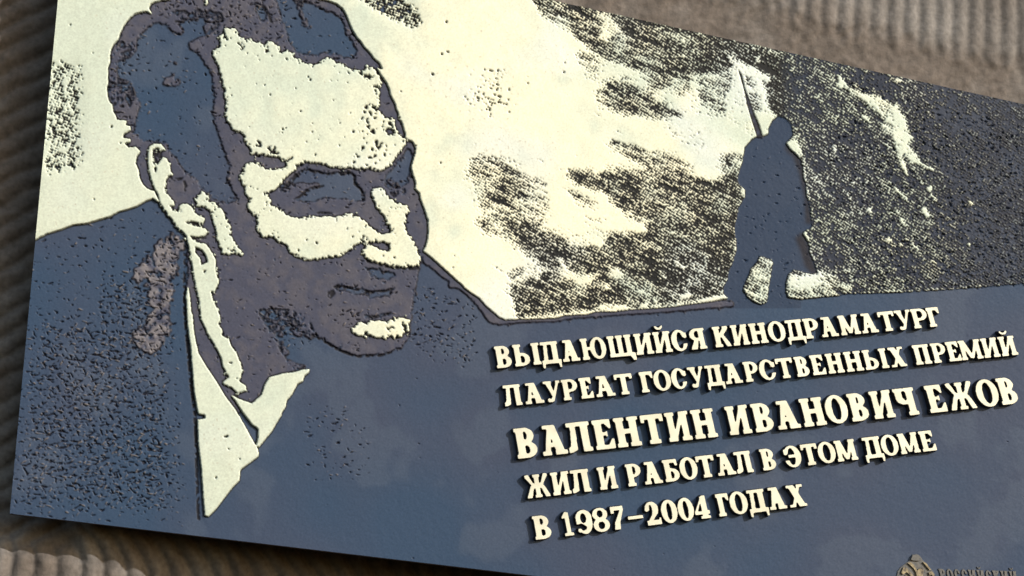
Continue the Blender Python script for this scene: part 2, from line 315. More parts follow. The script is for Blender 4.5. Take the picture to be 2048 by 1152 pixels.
densT(g13, .02, 3.5, 1440,560, 1600,570, 1760,570, 1760,640, 1720,700, 1560,720, 1410,700, 1410,620); densT(g13, .05, 3, 1980,690, 2048,680, 2048,710)
fill(D, BOULDER, .42); densT(g13, .1, 4, 1040,520, 1130,490, 1150,560, 1200,610, 1100,620, 1060,600)
# etched patches on the plain field
PA = blur(mask([(103,130), (160,130), (160,330), (95,345)]), 5) * .36
PB = blur(mask(a50(1060,-60, 1500,-60, 1700,120, 1740,230, 1680,300, 1560,230, 1300,100)), 3) * .62
PC = blur(mask([(940,150), (1020,150), (1020,225), (940,225)]), 12) * .06

# ---- halftone screen and noises
n12f = noise(1.05, hp=2.6); n15 = noise(1.5); n17 = noise(1.75); n25 = noise(2.4); n4 = noise(4.5); n12 = noise(12); n40 = noise(38); n90 = noise(90)
nst = noise(9, 2.2, math.radians(28)); nst2 = noise(2.6, .9, math.radians(-33)); nlong = noise(20, 1.5, math.radians(20)); nlong2 = noise(22, 1.6, math.radians(52))
def screen(ang, pitch):
    c, s = math.cos(math.radians(ang)), math.sin(math.radians(ang))
    wob = n40 * .8
    return .5 + .25 * (np.cos(2 * math.pi * ((XX * c + YY * s) / pitch + wob * .3)) + np.cos(2 * math.pi * ((-XX * s + YY * c) / pitch - wob * .3)))
SCR = .50 * screen(32, 5.0) + .50 * (.5 + n12f * .20) + .05 * nst2
nlg = np.where(XX > 1600, nlong2, nlong)
De = D + (.10 * nst + .07 * n12 + .03 * n4 + .10 * nlg) * np.minimum(1, D * 3) * np.clip((1.0 - D) * 2.4, .22, 1) - .5 * np.clip(n17 * .7 + nlong2 * .6 - 2.3, 0, 1) * (XX > 1600) * (XX < 1930) + np.clip(nst - 2.0, 0, 1) * .25 * (XX > 950)
De = np.clip(De, 0, 1)
# screen values run about .1-.9: remap the density to its quantile
q = np.quantile(SCR[::7, ::7], np.linspace(0, 1, 101))
THR = np.interp(De, np.linspace(0, 1, 101), q).astype(np.float32)
ink_scene = blur((SCR < THR).astype(np.float32), .55)
fieldD = np.clip(np.maximum(np.maximum(PA, PB), PC), 0, 1)
SCR2 = .40 * screen(20, 5.4) + .6 * (.5 + n15 * .24)
q2 = np.quantile(SCR2[::7, ::7], np.linspace(0, 1, 101))
ink_field = blur((SCR2 < np.interp(fieldD, np.linspace(0, 1, 101), q2)).astype(np.float32), .5)

# ---- polished mask
m_lower = mask(LOWER); m_head = mask(HEAD); m_sold = mask(SOLDIER)
fill(m_sold, BOULDER, 0)
m_rifle = mask(RIFLE); m_scene = mask(SCENE)
m_scene = np.maximum(m_scene, mask(g13(1395,500, 1800,500, 2048,650, 2048,765, 1550,810, 1420,790, 1390,700)))
fill(m_lower, g13(1395,520, 1800,500, 2048,650, 2048,755, 1550,808, 1420,790, 1390,700), 0)
cream_face = mask(FACE_CREAM)
for p in FACE_HOLES: fill(cream_face, p, 0)
ce = mask(EAR_CREAM)
for p in EAR_HOLES: fill(ce, p, 0)
cream_face = np.maximum(cream_face, ce)
for p in CHEEK_SMALL + HAIR_CREAM: fill(cream_face, p, 1)
chin = mask(CHIN)
for p in CHIN_H: fill(chin, p, 0)
cream_face = np.maximum(cream_face, chin)
cream_col = mask(COLLAR, COLLAR2)

def eat(m, a, b, amp, k=.35, nz=None):
    v = (1 - k) * blur(m, a) + k * blur(m, b)
    v = v + amp * (nz if nz is not None else n25) * np.clip((blur(m, b) - .06) / .12, 0, 1)
    return (v > .5).astype(np.float32)
spk = .35 * n25 + .55 * n17 + .50 * n12f
cf = eat(cream_face, 2.4, 8, .22, .42, spk)
cf = np.where(blur(mask(EAR_CREAM), 1) > .3, eat(cream_face, 1.0, 4, .07, .3, spk), cf)
chb = blur(mask(CHIN), 4) > .05
cf = np.where(chb, ((.8 * blur(chin, 3) + .20 * n17 + .12 * n25) > .42).astype(np.float32), cf)
cc = eat(cream_col, 1.0, 3, .045, .2)
bgc = (1 - np.maximum(np.maximum(m_lower, m_head), 0))
bgc = eat(bgc, 1.0, 4, .055, .2)
inside_head = blur(m_head, 1) > .5
polish = np.where(inside_head | (m_lower > .5), 0, bgc)
polish = np.maximum(polish, bgc * (1 - m_head))
polish = np.clip(np.maximum(np.maximum(polish, cf), cc), 0, 1)
# freckles in the speckled forehead side
fr = mask(b52(1050,100, 1350,60, 1500,200, 1560,380, 1560,520, 1400,660, 1250,620, 1060,600, 1040,300)); fr = blur(fr, 8)
polish *= 1 - (n25 + .5 * n15 > 2.25 - .75 * fr) * (fr > .1)
polish *= 1 - (n25 + .5 * n4 > 3.35)
# scene
not_fig = (1 - m_sold) * (1 - m_rifle)
sc = m_scene * not_fig * (1 - (m_head > .5)) * (1 - (m_lower > .5))
bl = fill  # noqa
boulder = mask(BOULDER)
sc = np.maximum(sc, boulder)
polish = np.where(sc > .5, 1 - ink_scene, polish * (1 - m_sold) * (1 - m_rifle))
polish = np.where((sc < .5) & (fieldD > .01) & (polish > .5), 1 - ink_field, polish)
pbin = polish.astype(np.float32)
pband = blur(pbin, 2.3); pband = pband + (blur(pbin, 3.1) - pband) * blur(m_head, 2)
polish = blur(pbin, .6)

# ---- middle level (brown-grey, rough)
mid = m_head.copy()
for p in HAIR_BLUE + FACE_BLUE: fill(mid, p, 0)
for p in HAIR_BROWN: fill(mid, p, 1)
for p in (LEDGE, LEDGE2, LEDGE3): fill(mid, p, 1)
midb = mid * (1 - 0)
mid = eat(midb, 2.2, 8, .21, .42, spk)
mid = np.maximum(mid, np.where(m_head > .5, 0, midb))
ZR = mask(d56(80,90, 250,80, 480,110, 620,220, 660,330, 820,430, 700,420, 520,370, 330,300, 340,430, 420,560, 330,560, 270,420, 140,250)) \
   + mask(a20(700,100, 950,110, 1050,90, 1240,130, 1290,260, 1220,350, 1090,380, 1060,200, 860,210)) + mask(a20(90,780, 330,830, 370,1000, 300,1120, 120,1080, 85,900)) \
   + mask(a20(170,430, 330,420, 350,560, 200,620, 130,560)) + mask(b52(300,820, 420,800, 480,900, 380,960, 290,930)) + mask(b52(1380,820, 1560,800, 1600,960, 1450,980))
ZR = blur(ZR, 3)
mid = np.where(n25 + .6 * n17 > 1.15 - (ZR > .5) * 1.0, np.where(ZR > .35, 1 - mid, mid), mid).astype(np.float32)
lap = (.62 * blur(mask(LAPEL), 5) + .14 * n25 + .10 * n17 + .10 * n4 * blur(mask(LAPEL), 8) > .33 + 2 * (blur(mask(LAPEL), 9) < .2)).astype(np.float32)
mid = np.maximum(mid, lap)
mid = np.maximum(mid, m_rifle * .6)
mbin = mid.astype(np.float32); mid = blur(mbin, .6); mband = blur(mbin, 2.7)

# ---- pits and wrinkles in the dark fields
JK = np.zeros((H, W), np.float32)
def dj(pts, v, s):
    global JK
    JK = np.maximum(JK, blur(mask(pts), s) * v)
dj([(60,470), (330,400), (375,520), (370,700), (385,1060), (10,1060), (30,800)], .50, 8)
dj([(60,620), (340,640), (370,1030), (20,1030)], 1.0, 22)
dj([(200,540), (300,560), (360,700), (250,720), (180,640)], .95, 12)
dj([(840,560), (960,600), (950,750), (850,720), (800,680)], .75, 10)
dj([(600,800), (720,790), (760,870), (740,970), (610,960)], .55, 14)
dj([(470,700), (540,620), (620,660), (650,700), (560,710)], .6, 8)
dj([(470,620), (560,600), (640,660), (600,690), (520,640)], .9, 9)
dj(SOLDIER, .42, 4)
dj(LAPEL, .95, 3)
dj([(290,-20), (580,-20), (600,110), (500,130), (430,60), (330,50)], .80, 8)
dj([(215,130), (300,80), (290,110), (250,200), (290,260), (260,300), (215,220)], .85, 5)
dj(HEAD, .44, 5)
dj(d56(850,60, 1150,60, 1150,300, 1000,300, 850,250), .8, 4)
dj([(1960,230), (2300,300), (2300,560), (1700,590), (1640,300), (1700,150)], .8, 10)
edge_c = blur(cf, 7); edge_c = np.clip(4 * edge_c * (1 - edge_c), 0, 1) * blur(m_head, 4)
edge_m = blur(mbin, 6); edge_m = np.clip(4 * edge_m * (1 - edge_m), 0, 1) * blur(m_head, 4)
JK = np.maximum(JK, np.maximum(edge_c * .86, edge_m * .74))
JK = np.maximum(JK, .16)
pn = noise(3.4, 1.15, math.radians(4), hp=6)
pr = np.maximum(noise(3.6, 1.1, math.radians(-24), hp=6), noise(2.8, 1.05, math.radians(62), hp=6) * .95)
thr = np.interp(JK, [0, .2, .5, .8, 1], [4.6, 3.3, 2.05, 1.6, 1.22])
pits = np.clip((np.maximum(pn, pr * .93) - thr) * 1.6, 0, 1)
blobs = np.clip((np.maximum(noise(3.6, 1.1, math.radians(15), hp=6), noise(3.2, 1.1, math.radians(-50), hp=6)) - thr - .35) * 1.5, 0, 1) * (JK > .3)
pits = pits * (polish < .3) ; blobs = blobs * (polish < .3)

# engraved contour lines
DG = mask(c54(850,890, 900,858, 960,872, 1020,885, 1130,908, 1260,928, 1400,912, 1485,882, 1492,905, 1400,938, 1260,954, 1120,930, 1000,905, 930,890, 880,905),
  c54(800,940, 860,915, 882,960, 830,1012, 800,990), d56(1170,148, 1280,162, 1450,118, 1455,142, 1290,188, 1180,182),
  b52(470,1010, 560,938, 640,892, 760,866, 765,885, 650,916, 570,958, 500,1012, 440,1030),
  b52(350,900, 480,752, 565,700, 700,720, 790,748, 900,732, 1040,732, 1095,780, 1085,850, 1150,905, 1185,980, 1180,1040, 1160,1030, 1162,980, 1130,920, 1062,860, 1070,790, 1030,752, 900,752, 790,770, 690,742, 570,724, 495,775, 400,895),
  c54(680,130, 720,118, 850,128, 840,146, 760,142, 700,142), c54(1190,604, 1300,652, 1400,674, 1500,692, 1650,697, 1742,684, 1742,716, 1600,718, 1450,703, 1300,670, 1200,636),
  d56(640,350, 800,428, 880,478, 1000,533, 1090,567, 1200,562, 1350,552, 1460,522, 1462,540, 1350,576, 1200,584, 1090,590, 990,554, 870,502, 790,448, 640,372),
  [(368,490), (373,490), (373,620), (386,770), (394,820), (401,1040), (395,1040), (388,830), (380,770), (367,620)],
  b22(700,780, 780,800, 860,790, 900,880, 880,940, 865,930, 870,880, 840,820, 760,830), b22(560,520, 640,520, 640,590, 590,660, 570,650, 550,600),
  a20(650,160, 760,210, 880,215, 960,190, 950,210, 880,235, 760,228, 690,190), a50(130,40, 160,60, 215,150, 240,240, 210,230, 180,150))
DG = blur(DG * (n17 + .6 * n25 > -.95), .8)
# ---- heights (m) and colours
dark_scene = sc * np.clip((XX - 1560) / 60, 0, 1) * np.clip((De - .45) / .3, 0, 1)
top_h = (.0034 - .0015 * blur(m_scene, 45) - .0012 * blur(np.clip(fieldD * 6, 0, 1), 10)) - .0004 * np.clip(dark_scene * (XX - 1850) / 150, 0, 1)
hgt = polish * top_h + (1 - polish) * (mid * .0013) - pits * .0019 + blobs * .0013
hgt -= DG * .0007
hgt += .00003 * n4 + .00012 * n40 + (1 - polish) * .00003 * n15 + polish * .00006 * n12
hgt += sc * (1 - polish) * .0004

cr = lambda r, g, b: np.array([r, g, b], np.float32)
def mixc(C, col, m):
    return C * (1 - m[..., None]) + col * m[..., None]
C = np.zeros((H, W, 3), np.float32) + cr(.036, .068, .132)
t = np.clip(.5 + .28 * n90 + .18 * n40, 0, 1)
C = mixc(C, cr(.056, .070, .120), t * .75)
C = mixc(C, cr(.075, .105, .165), np.clip(n40 * .5 + n12 * .22 - .25, 0, .38))
C = mixc(C, cr(.064, .071, .114), mid)
C = mixc(C, cr(.094, .094, .126), mid * np.clip(.25 + .3 * n12 + .25 * n4, 0, .8))
C = mixc(C, cr(.23, .22, .245), blur(lap, .8) * np.clip(.45 + .3 * n4, 0, .8))
C = mixc(C, cr(.16, .14, .13), blobs * .8)
C = mixc(C, cr(.010, .010, .018), np.clip(pits * 1.6, 0, .92))
C = mixc(C, cr(.022, .040, .085), m_sold * .75)
coat_shade = blur(mask(g13(1560,120, 1640,270, 1640,330, 1700,480, 1725,548, 1650,545, 1590,470, 1540,300, 1490,180),
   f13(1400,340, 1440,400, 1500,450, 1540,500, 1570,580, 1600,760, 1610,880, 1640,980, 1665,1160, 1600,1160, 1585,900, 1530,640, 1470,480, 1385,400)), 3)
C = mixc(C, cr(.018, .016, .022), np.clip(coat_shade * .85, 0, .85) * m_sold)  # shadowed right side of the coat, painted dark into the colour
# etched ground of the film scene
C = mixc(C, cr(.011, .013, .015), sc * (1 - .85 * np.clip(dark_scene, 0, 1)))
C = mixc(C, cr(.020, .026, .046), np.clip(dark_scene, 0, 1) * .85)
C = mixc(C, cr(.048, .064, .104), np.clip(dark_scene, 0, 1) * np.clip((XX - 1750) / 250, 0, 1) * np.clip(.4 + .3 * n15 + .2 * n12, 0, 1))
# rim between brown and blue levels: unpolished bronze plus shade painted along the step
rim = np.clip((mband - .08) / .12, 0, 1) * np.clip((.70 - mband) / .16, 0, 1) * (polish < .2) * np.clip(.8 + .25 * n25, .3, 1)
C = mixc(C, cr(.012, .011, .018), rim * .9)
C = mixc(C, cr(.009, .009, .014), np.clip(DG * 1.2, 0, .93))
# raw bronze edge under the polished faces, widened into a painted shadow outline
cut_shade = np.maximum(np.clip((polish - .04) / .22, 0, 1), np.clip((pband - .10) / .10, 0, 1) * np.clip(1 - sc + .35, 0, 1))
C = mixc(C, cr(.007, .0065, .008), cut_shade)
gold = np.clip((polish - .50) / .22, 0, 1)
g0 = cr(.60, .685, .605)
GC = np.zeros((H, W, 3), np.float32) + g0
GC = mixc(GC, cr(.845, .85, .68), np.clip(.55 + .3 * n90 + .2 * n12, 0, 1) * np.clip((XX - 350) / 600, .18, 1))  # tarnish blotches, with sky sheen painted in brighter away from the left
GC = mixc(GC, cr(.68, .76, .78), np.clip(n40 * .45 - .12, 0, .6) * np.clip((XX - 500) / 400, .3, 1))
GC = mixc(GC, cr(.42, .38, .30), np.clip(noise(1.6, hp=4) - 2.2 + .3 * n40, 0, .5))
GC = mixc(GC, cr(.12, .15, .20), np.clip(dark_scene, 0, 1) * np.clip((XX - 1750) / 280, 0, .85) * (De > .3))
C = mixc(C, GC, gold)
METAL = gold * .10
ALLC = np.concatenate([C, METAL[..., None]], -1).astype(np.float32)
del C, GC

# ---- region ids (which part of the relief a cell belongs to)
R = np.zeros((H, W), np.int16)                 # 0 sky_field
NAMES = {0: 'sky_field', 12: 'sky_field', 1: 'inscription_panel', 2: 'face', 3: 'hair', 4: 'jacket', 5: 'shirt_collar',
         6: 'film_scene', 7: 'soldier_figure', 8: 'rifle', 9: 'ear', 10: 'boulder', 11: 'lapel'}
R[:, 560:] = 12
R[m_scene > .5] = 6
R[(m_lower > .5)] = 1
jk = mask([(0,490)] + shoulder + c24(620,40, 900,360, 880,900) + d26(930,450, 1000,1120) + d38(560,1060) + [(560,920), (620,740), (600,600), (850,500)] + right_sh + g94(0,560, 300,800, 570,1022) + [(960,740), (760,900), (600,980), (420,1050), (0,1080), (0,1000)])
R[(jk > .5) & (m_lower > .5)] = 4
R[(mask(LAPEL) > .5)] = 11
R[m_head > .5] = 2
hairm = mask([(150,-220), (800,-220), (800,210), (690,140), (640,130), (560,110), (430,60), (440,160), (455,260), (480,420), (400,410), (345,345), (300,280), (250,300), (180,260)]) * m_head
R[hairm > .5] = 3
earm = mask([(250,310), (290,285), (340,290), (350,345), (350,400), (345,440), (300,400), (270,360)]) * m_head
R[earm > .5] = 9
R[cream_col > .5] = 5
R[m_sold > .5] = 7
R[boulder > .5] = 10
R[m_rifle > .5] = 8

R[(R == 12) & (XX > 985) & (YY > 280)] = 6
# ------------------------------------------------------------------ plaque grid
TL, TR, BR, BL = (136.0, -212.0), (2300.0, 264.4), (2290.0, 1297.0), (19.5, 1027.0)
NR = 800
s_vis = np.linspace(0, .905, 1320); s_out = np.linspace(.905, 1, 14)[1:]
S = np.concatenate([s_vis, s_out]); NC = len(S)
tt = np.linspace(0, 1, NR)
xl = TL[0] + (BL[0] - TL[0]) * tt; xr = TR[0] + (BR[0] - TR[0]) * tt
GX = xl[:, None] * (1 - S)[None] + xr[:, None] * S[None]
yt = TL[1] + (TR[1] - TL[1]) * S; yb = BL[1] + (BR[1] - BL[1]) * S
GY = yt[None] * (1 - tt)[:, None] + yb[None] * tt[:, None]
def sample(F, x, y):
    u = np.clip(x - X0 - .5, 0, W - 1.001); v = np.clip(y - Y0 - .5, 0, H - 1.001)
    i = u.astype(int); j = v.astype(int); fu = (u - i); fv = (v - j)
    if F.ndim == 3: fu = fu[..., None]; fv = fv[..., None]
    return F[j, i] * (1 - fu) * (1 - fv) + F[j, i + 1] * fu * (1 - fv) + F[j + 1, i] * (1 - fu) * fv + F[j + 1, i + 1] * fu * fv
SXf, SYf = GX + 1.2, GY - .7                   # relief tops sit a little proud
hz = sample(hgt, SXf, SYf)
# soften the outer rim of the plate
P3 = np.stack([wx(GX), -hz, wz(GY)], -1).reshape(-1, 3).astype(np.float32)
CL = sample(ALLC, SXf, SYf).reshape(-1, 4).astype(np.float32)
cx = (GX[:-1, :-1] + GX[1:, 1:]) / 2; cy = (GY[:-1, :-1] + GY[1:, 1:]) / 2
rid = R[np.clip((cy - .7 - Y0).astype(int), 0, H - 1), np.clip((cx + 1.2 - X0).astype(int), 0, W - 1)]
ii, jj = np.mgrid[0:NR - 1, 0:NC - 1]
v00 = ii * NC + jj
quads = np.stack([v00, v00 + NC, v00 + NC + 1, v00 + 1], -1)   # faces -Y

def tagd(o, **k):
    for a, b in k.items(): o[a] = b
def link(name, me, mats, parent=None):
    o = bpy.data.objects.new(name, me); COL.objects.link(o)
    for m in mats: me.materials.append(m)
    if parent: o.parent = parent
    return o
plaque = bpy.data.objects.new("memorial_plaque", None); COL.objects.link(plaque)
tagd(plaque, label="bronze memorial plaque with raised Cyrillic inscription, etched portrait and soldier scene on the stone wall", category="plaque")
plaque.empty_display_size = .1

def np_mesh(name, V, F, smooth=True):
    me = bpy.data.meshes.new(name)
    n = len(F); k = F.shape[1]
    me.vertices.add(len(V)); me.vertices.foreach_set("co", V.ravel())
    me.loops.add(n * k); me.loops.foreach_set("vertex_index", F.ravel().astype(np.int32))
    me.polygons.add(n); me.polygons.foreach_set("loop_start", np.arange(0, n * k, k, dtype=np.int32))
    me.update(calc_edges=True)
    if smooth: me.polygons.foreach_set("use_smooth", np.ones(n, bool))
    return me
LBL = {'soldier_figure': 'blue silhouette of a soldier in a greatcoat', 'film_scene': 'halftone battle smoke and rubble etched in polished metal',
       'jacket': 'dark blue pitted jacket of the portrait', 'lapel': 'rough brown lapel'}
for k, nm in NAMES.items():
    F = quads[rid == k]
    if not len(F): continue
    used = np.unique(F); mp = np.zeros(len(P3), np.int32); mp[used] = np.arange(len(used))
    me = np_mesh(nm, P3[used], mp[F])
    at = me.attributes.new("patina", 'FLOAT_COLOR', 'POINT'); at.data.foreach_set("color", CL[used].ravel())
    o = link(nm, me, [M_RELIEF], plaque)
    if nm in LBL: o['label'] = LBL[nm]

# plate edge: follows the rim of the relief back to the wall side
TH = .014
ring = [(r, 0) for r in range(NR)] + [(NR - 1, c) for c in range(1, NC)] + [(r, NC - 1) for r in range(NR - 2, -1, -1)] + [(0, c) for c in range(NC - 2, 0, -1)]
ring = np.array(ring); fr_ = P3.reshape(NR, NC, 3)[ring[:, 0], ring[:, 1]]
bk = fr_.copy(); bk[:, 1] = TH
n = len(ring); a = np.arange(n); b_ = (a + 1) % n
me = np_mesh("plate_edge", np.concatenate([fr_, bk]).astype(np.float32), np.stack([a, a + n, b_ + n, b_], -1), False)
o = link("plate_edge", me, [M_EDGE], plaque)
# back plate
q = [(wx(x), TH, wz(y)) for x, y in (TL, BL, BR, TR)] + [(wx(x), TH + .002, wz(y)) for x, y in (TL, BL, BR, TR)]
me = bpy.data.meshes.new("back_plate"); me.from_pydata(q, [], [(0, 1, 2, 3), (7, 6, 5, 4), (0, 4, 5, 1), (1, 5, 6, 2), (2, 6, 7, 3), (3, 7, 4, 0)])
link("back_plate", me, [M_EDGE], plaque)

# ------------------------------------------------------------------ letters
G = 56      # raster rows per cap height
def ell(cx, cy, rx, ry, a0=0, a1=360, n=40):
    return [(cx + rx * math.cos(math.radians(a0 + (a1 - a0) * i / n)), cy + ry * math.sin(math.radians(a0 + (a1 - a0) * i / n))) for i in range(n + (0 if a1 - a0 == 360 else 1))]
def rc(x0, y0, x1, y1): return [(x0, y0), (x1, y0), (x1, y1), (x0, y1)]
def dshape(x0, y0, x1, y1, r=None):
    rx = min((x1 - x0) * .62, (y1 - y0) * .62)
    if r: rx = r
    return [(x0, y0)] + ell(x1 - rx, (y0 + y1) / 2, rx, (y1 - y0) / 2, -90, 90, 24) + [(x0, y1)]
def glyph(ch, w, h, hv=1.0):
    """list of (sign, polygon), y up, baseline 0"""
    s = .252 * h * hv; s = min(s, w * .40); t = .158 * h; e = .062 * h; th = .142 * h
    L = []
    P = lambda p: L.append((1, p)); N = lambda p: L.append((-1, p))
    def stem(x, y0=0, y1=h, ss=s, top=True, bot=True, el=e, er=e):
        P(rc(x, y0, x + ss, y1))
        if bot: P(rc(x - el, y0, x + ss + er, y0 + t * .85))
        if top: P(rc(x - el, y1 - t * .85, x + ss + er, y1))
    def diag(xa, ya, xb, yb, wd): P([(xa, ya), (xa + wd, ya), (xb + wd, yb), (xb, yb)])
    if ch == 'В':
        P(dshape(e, .46 * h, .93 * w, h)); P(dshape(e, 0, w, .55 * h)); stem(e, er=0)
        N(dshape(e + s, .46 * h + th, .93 * w - s * .92, h - t * .85)); N(dshape(e + s, t * .85, w - s * .95, .55 * h - th))
    elif ch in 'ЬБ' or ch == 'Ы':
        ww = w if ch != 'Ы' else w * .60
        P(dshape(e, 0, ww, .60 * h)); stem(e, er=0 if ch == 'Б' else e)
        N(dshape(e + s, t * .85, ww - s * .95, .60 * h - th))
        if ch == 'Б':
            P(rc(e, h - t, ww * .93, h)); P([(ww * .93 - th * .9, h), (ww * .93, h), (ww * .97, h - .30 * h), (ww * .93 - th * .7, h - .30 * h)])
        if ch == 'Ы':
            s2 = min(s, w * .22); stem(w - s2 - e, ss=s2)
    elif ch == 'Р':
        P(dshape(e, .38 * h, w, h)); stem(e, er=0); P(rc(e, 0, e + s + e, t * .85))
        N(dshape(e + s, .38 * h + th, w - s * .95, h - t * .8))
    elif ch == 'Я':
        L0 = [(1, dshape(e, .40 * h, w, h)), (1, rc(e, 0, e + s, h)), (1, rc(0, 0, e + s + e * .6, t * .85)), (1, rc(0, h - t * .85, e + s, h)),
              (-1, dshape(e + s, .40 * h + th, w - s * .95, h - t * .8)),
              (1, [(e + s * 1.1, .46 * h), (e + s * 1.9, .46 * h), (w - e * .2, t * .6), (w + e * .3, 0), (w - s * 1.15, 0)])]
        L += [(k, [(w - x, y) for x, y in p]) for k, p in L0]
    elif ch in 'ДЛ':
        x1 = w * .86 if ch == 'Д' else w
        if ch == 'Л':
            stem(x1 - s - e, el=0)
            P(rc(w * .02, h - t * .9, x1, h))
            diag(w * .10, .1 * h, w * .22, h, s * .62)
            P([(w*.22, h), (w*.22 + s*.65, h), (w*.18 + s*.7, .45*h), (w*.14 + s*.75, .08*h), (w*.08 + s*.2, 0), (0, .0), (0, t), (w*.13, t*1.5), (w*.15, .45*h)])
        else:
            P(rc(w * .03, h - t * .9, w * .93, h)); P(rc(w * .93 - e - s, 0, w * .93 - e, h))
            P([(w * .20, h), (w * .20 + s * .65, h), (w * .14 + s * .65, 0), (w * .11, 0)])
            P(rc(0, -.02 * h, w, t)); f = max(s * .5, .11 * h)
            P([(0, t), (f, t), (f * 1.15, -.02*h), (f * .95, -.22 * h), (f * .15, -.22 * h)])
            P([(w - f, t), (w, t), (w - f * .15, -.22 * h), (w - f * .95, -.22 * h), (w - f * 1.15, 0)])
    elif ch == 'А':
        P([(w * .34, h), (w * .62, h), (w * .97 - e, t * .5), (w * .97 - e, 0), (w * .97 - e - s * 1.12, 0)])
        P([(w * .34, h), (w * .34 + th * 1.1, h), (w * .09 + th * 1.25, 0), (w * .09, 0)])
        P(rc(w * .20, .27 * h, w * .72, .27 * h + th)); P(rc(w * .13, h - t * .85, w * .5, h))
        P(rc(0, 0, w * .09 + th + e * 1.4, t * .85)); P(rc(w - s * 1.1 - 2.1 * e, 0, w, t * .85))
    elif ch in 'ПШЩЦ' and ch == 'П':
        stem(e, er=e); stem(w - e - s, el=e); P(rc(0, h - t * .95, w, h))
    elif ch == 'Щ':
        wd = w * .90; s2 = min(s, wd * .21); g = (wd - 2 * e * .7 - 3 * s2) / 2
        for k in range(3): stem(e * .7 + k * (s2 + g), ss=s2, bot=False, el=e * .8, er=e * .8)
        P(rc(0, 0, wd, t)); P([(wd - th, 0), (wd, t), (w, t * .8), (w, -.22 * h), (w - th * 1.1, -.22 * h)])
    elif ch in 'ИЙ':
        s2 = min(s * .92, w * .27); stem(e, ss=s2, el=e, er=e * .8); stem(w - e - s2, ss=s2, el=e * .8)
        P([(e + s2 * .5, t * .6), (e + s2 * 1.15, t * .6), (w - e - s2 * .5, h - t * .6), (w - e - s2 * 1.15, h - t * .6)])
        if ch == 'Й':
            P([p for p in ell(w * .44, 1.28 * h, w * .25, .20 * h, 180, 360, 20)]); N(ell(w * .44, 1.30 * h, w * .13, .115 * h, 180, 360, 20) + [(w * .57, 1.4 * h), (w * .31, 1.4 * h)])
    elif ch == 'Н':
        s2 = min(s, w * .30); stem(e, ss=s2); stem(w - e - s2, ss=s2); P(rc(e, .44 * h, w - e, .44 * h + th * 1.1))
    elif ch == 'М':
        s2 = min(s * .85, w * .22); stem(e, ss=s2, er=e * .6); stem(w - e - s2 , ss=s2, el=e * .6)
        P([(e, h), (e + s2 * 1.25, h), (w * .58, .14 * h), (w * .58, .06 * h), (w * .42, .06 * h)])
        P([(w - e, h), (w - e - s2 * .9, h), (w * .46, .10 * h), (w * .56, .05 * h), (w * .60, .12*h)])
    elif ch == 'Т':
        P(rc(w / 2 - s / 2, 0, w / 2 + s / 2, h)); P(rc(w / 2 - s / 2 - e * 1.1, 0, w / 2 + s / 2 + e * 1.1, t * .85)); P(rc(0, h - t, w, h))
        P(rc(0, h - .28 * h, th * .95, h)); P(rc(w - th * .95, h - .28 * h, w, h))
    elif ch == 'У':
        P([(w * .08, h), (w * .08 + s * 1.1, h), (w * .60, .36 * h), (w * .56, .24 * h), (w * .46, .24 * h)])
        P([(w * .80, h), (w * .80 + th, h), (w * .62, .25 * h), (w * .52, .02 * h), (w * .36, -.03 * h), (w * .18, .01 * h), (w * .16, .14 * h), (w * .34, .13 * h), (w * .46, .26 * h)])
        P(rc(0, h - t * .85, w * .08 + s * 1.1 + e, h)); P(rc(w * .80 - e, h - t * .85, w, h)); P(ell(w * .24, .085 * h, .085 * h, .10 * h))
    elif ch == 'Г':
        stem(e); P(rc(0, h - t, w, h)); P([(w - th, h), (w, h), (w, .66 * h), (w - th * .6, .66 * h), (w - th * 1.3, h - t)])
    elif ch == 'Е':
        stem(e, er=0); P(rc(0, h - t * .9, w * .93, h)); P(rc(0, 0, w, t * .9)); P(rc(e, .46 * h, w * .70, .46 * h + th * .8))
        P([(w * .93 - th, h), (w * .93, h), (w * .93, .68 * h), (w * .93 - th * .5, .68 * h), (w * .93 - th * 1.4, h - t)])
        P([(w - th, 0), (w, 0), (w, .34 * h), (w - th * .5, .34 * h), (w - th * 1.4, t)]); P(rc(w * .62, .40 * h, w * .72, .60 * h))
    elif ch in 'СЭ':
        K = [(1, ell(w * .5, h / 2, w * .5, h * .515)), (-1, ell(w * .54, h / 2, w * .5 - s * .98, h * .515 - t * .75)),
             (-1, rc(w * .62, .34 * h, w * 1.2, .64 * h)), (1, rc(w * .86, .62 * h, w * .98, .86 * h)), (1, ell(w * .86, .66 * h, w * .11, .07 * h)),
             (-1, [(w * .55 + w*.45, .10*h), (w * 1.2, .10*h), (w * 1.2, .36*h), (w * 1.0, .36*h)])]
        if ch == 'Э': K += [(1, rc(s * .6, .45 * h, w * .72, .45 * h + th))]
        L += [(k, [((w - x) if ch == 'Э' else x, y) for x, y in p]) for k, p in K]
    elif ch in 'О0':
        P(ell(w / 2, h / 2, w / 2, h * .515)); N(ell(w / 2, h / 2, max(w / 2 - s * 1.0, w * .14), h * .515 - t * .78))
    elif ch == 'Ю':
        P(ell(w * .68, h / 2, w * .32, h * .515)); N(ell(w * .68, h / 2, w * .32 - s * .9, h * .515 - t * .8))
        s2 = min(s, w * .2); stem(e, ss=s2, er=e * .8); P(rc(e, .45 * h, w * .42, .45 * h + th))
    elif ch == 'К':
        stem(e); P([(e + s * .8, .42 * h), (e + s * .8, .58 * h), (w * .72, h), (w * .95, h), (w * .93, h - t), (w * .55, .50 * h)])
        P([(e + s * 1.2, .52 * h), (w * .58, .66 * h), (w * .93, .16 * h), (w, 0), (w * .72, 0)]); P(rc(w * .62, h - t * .8, w * .96, h))
    elif ch == 'Ж':
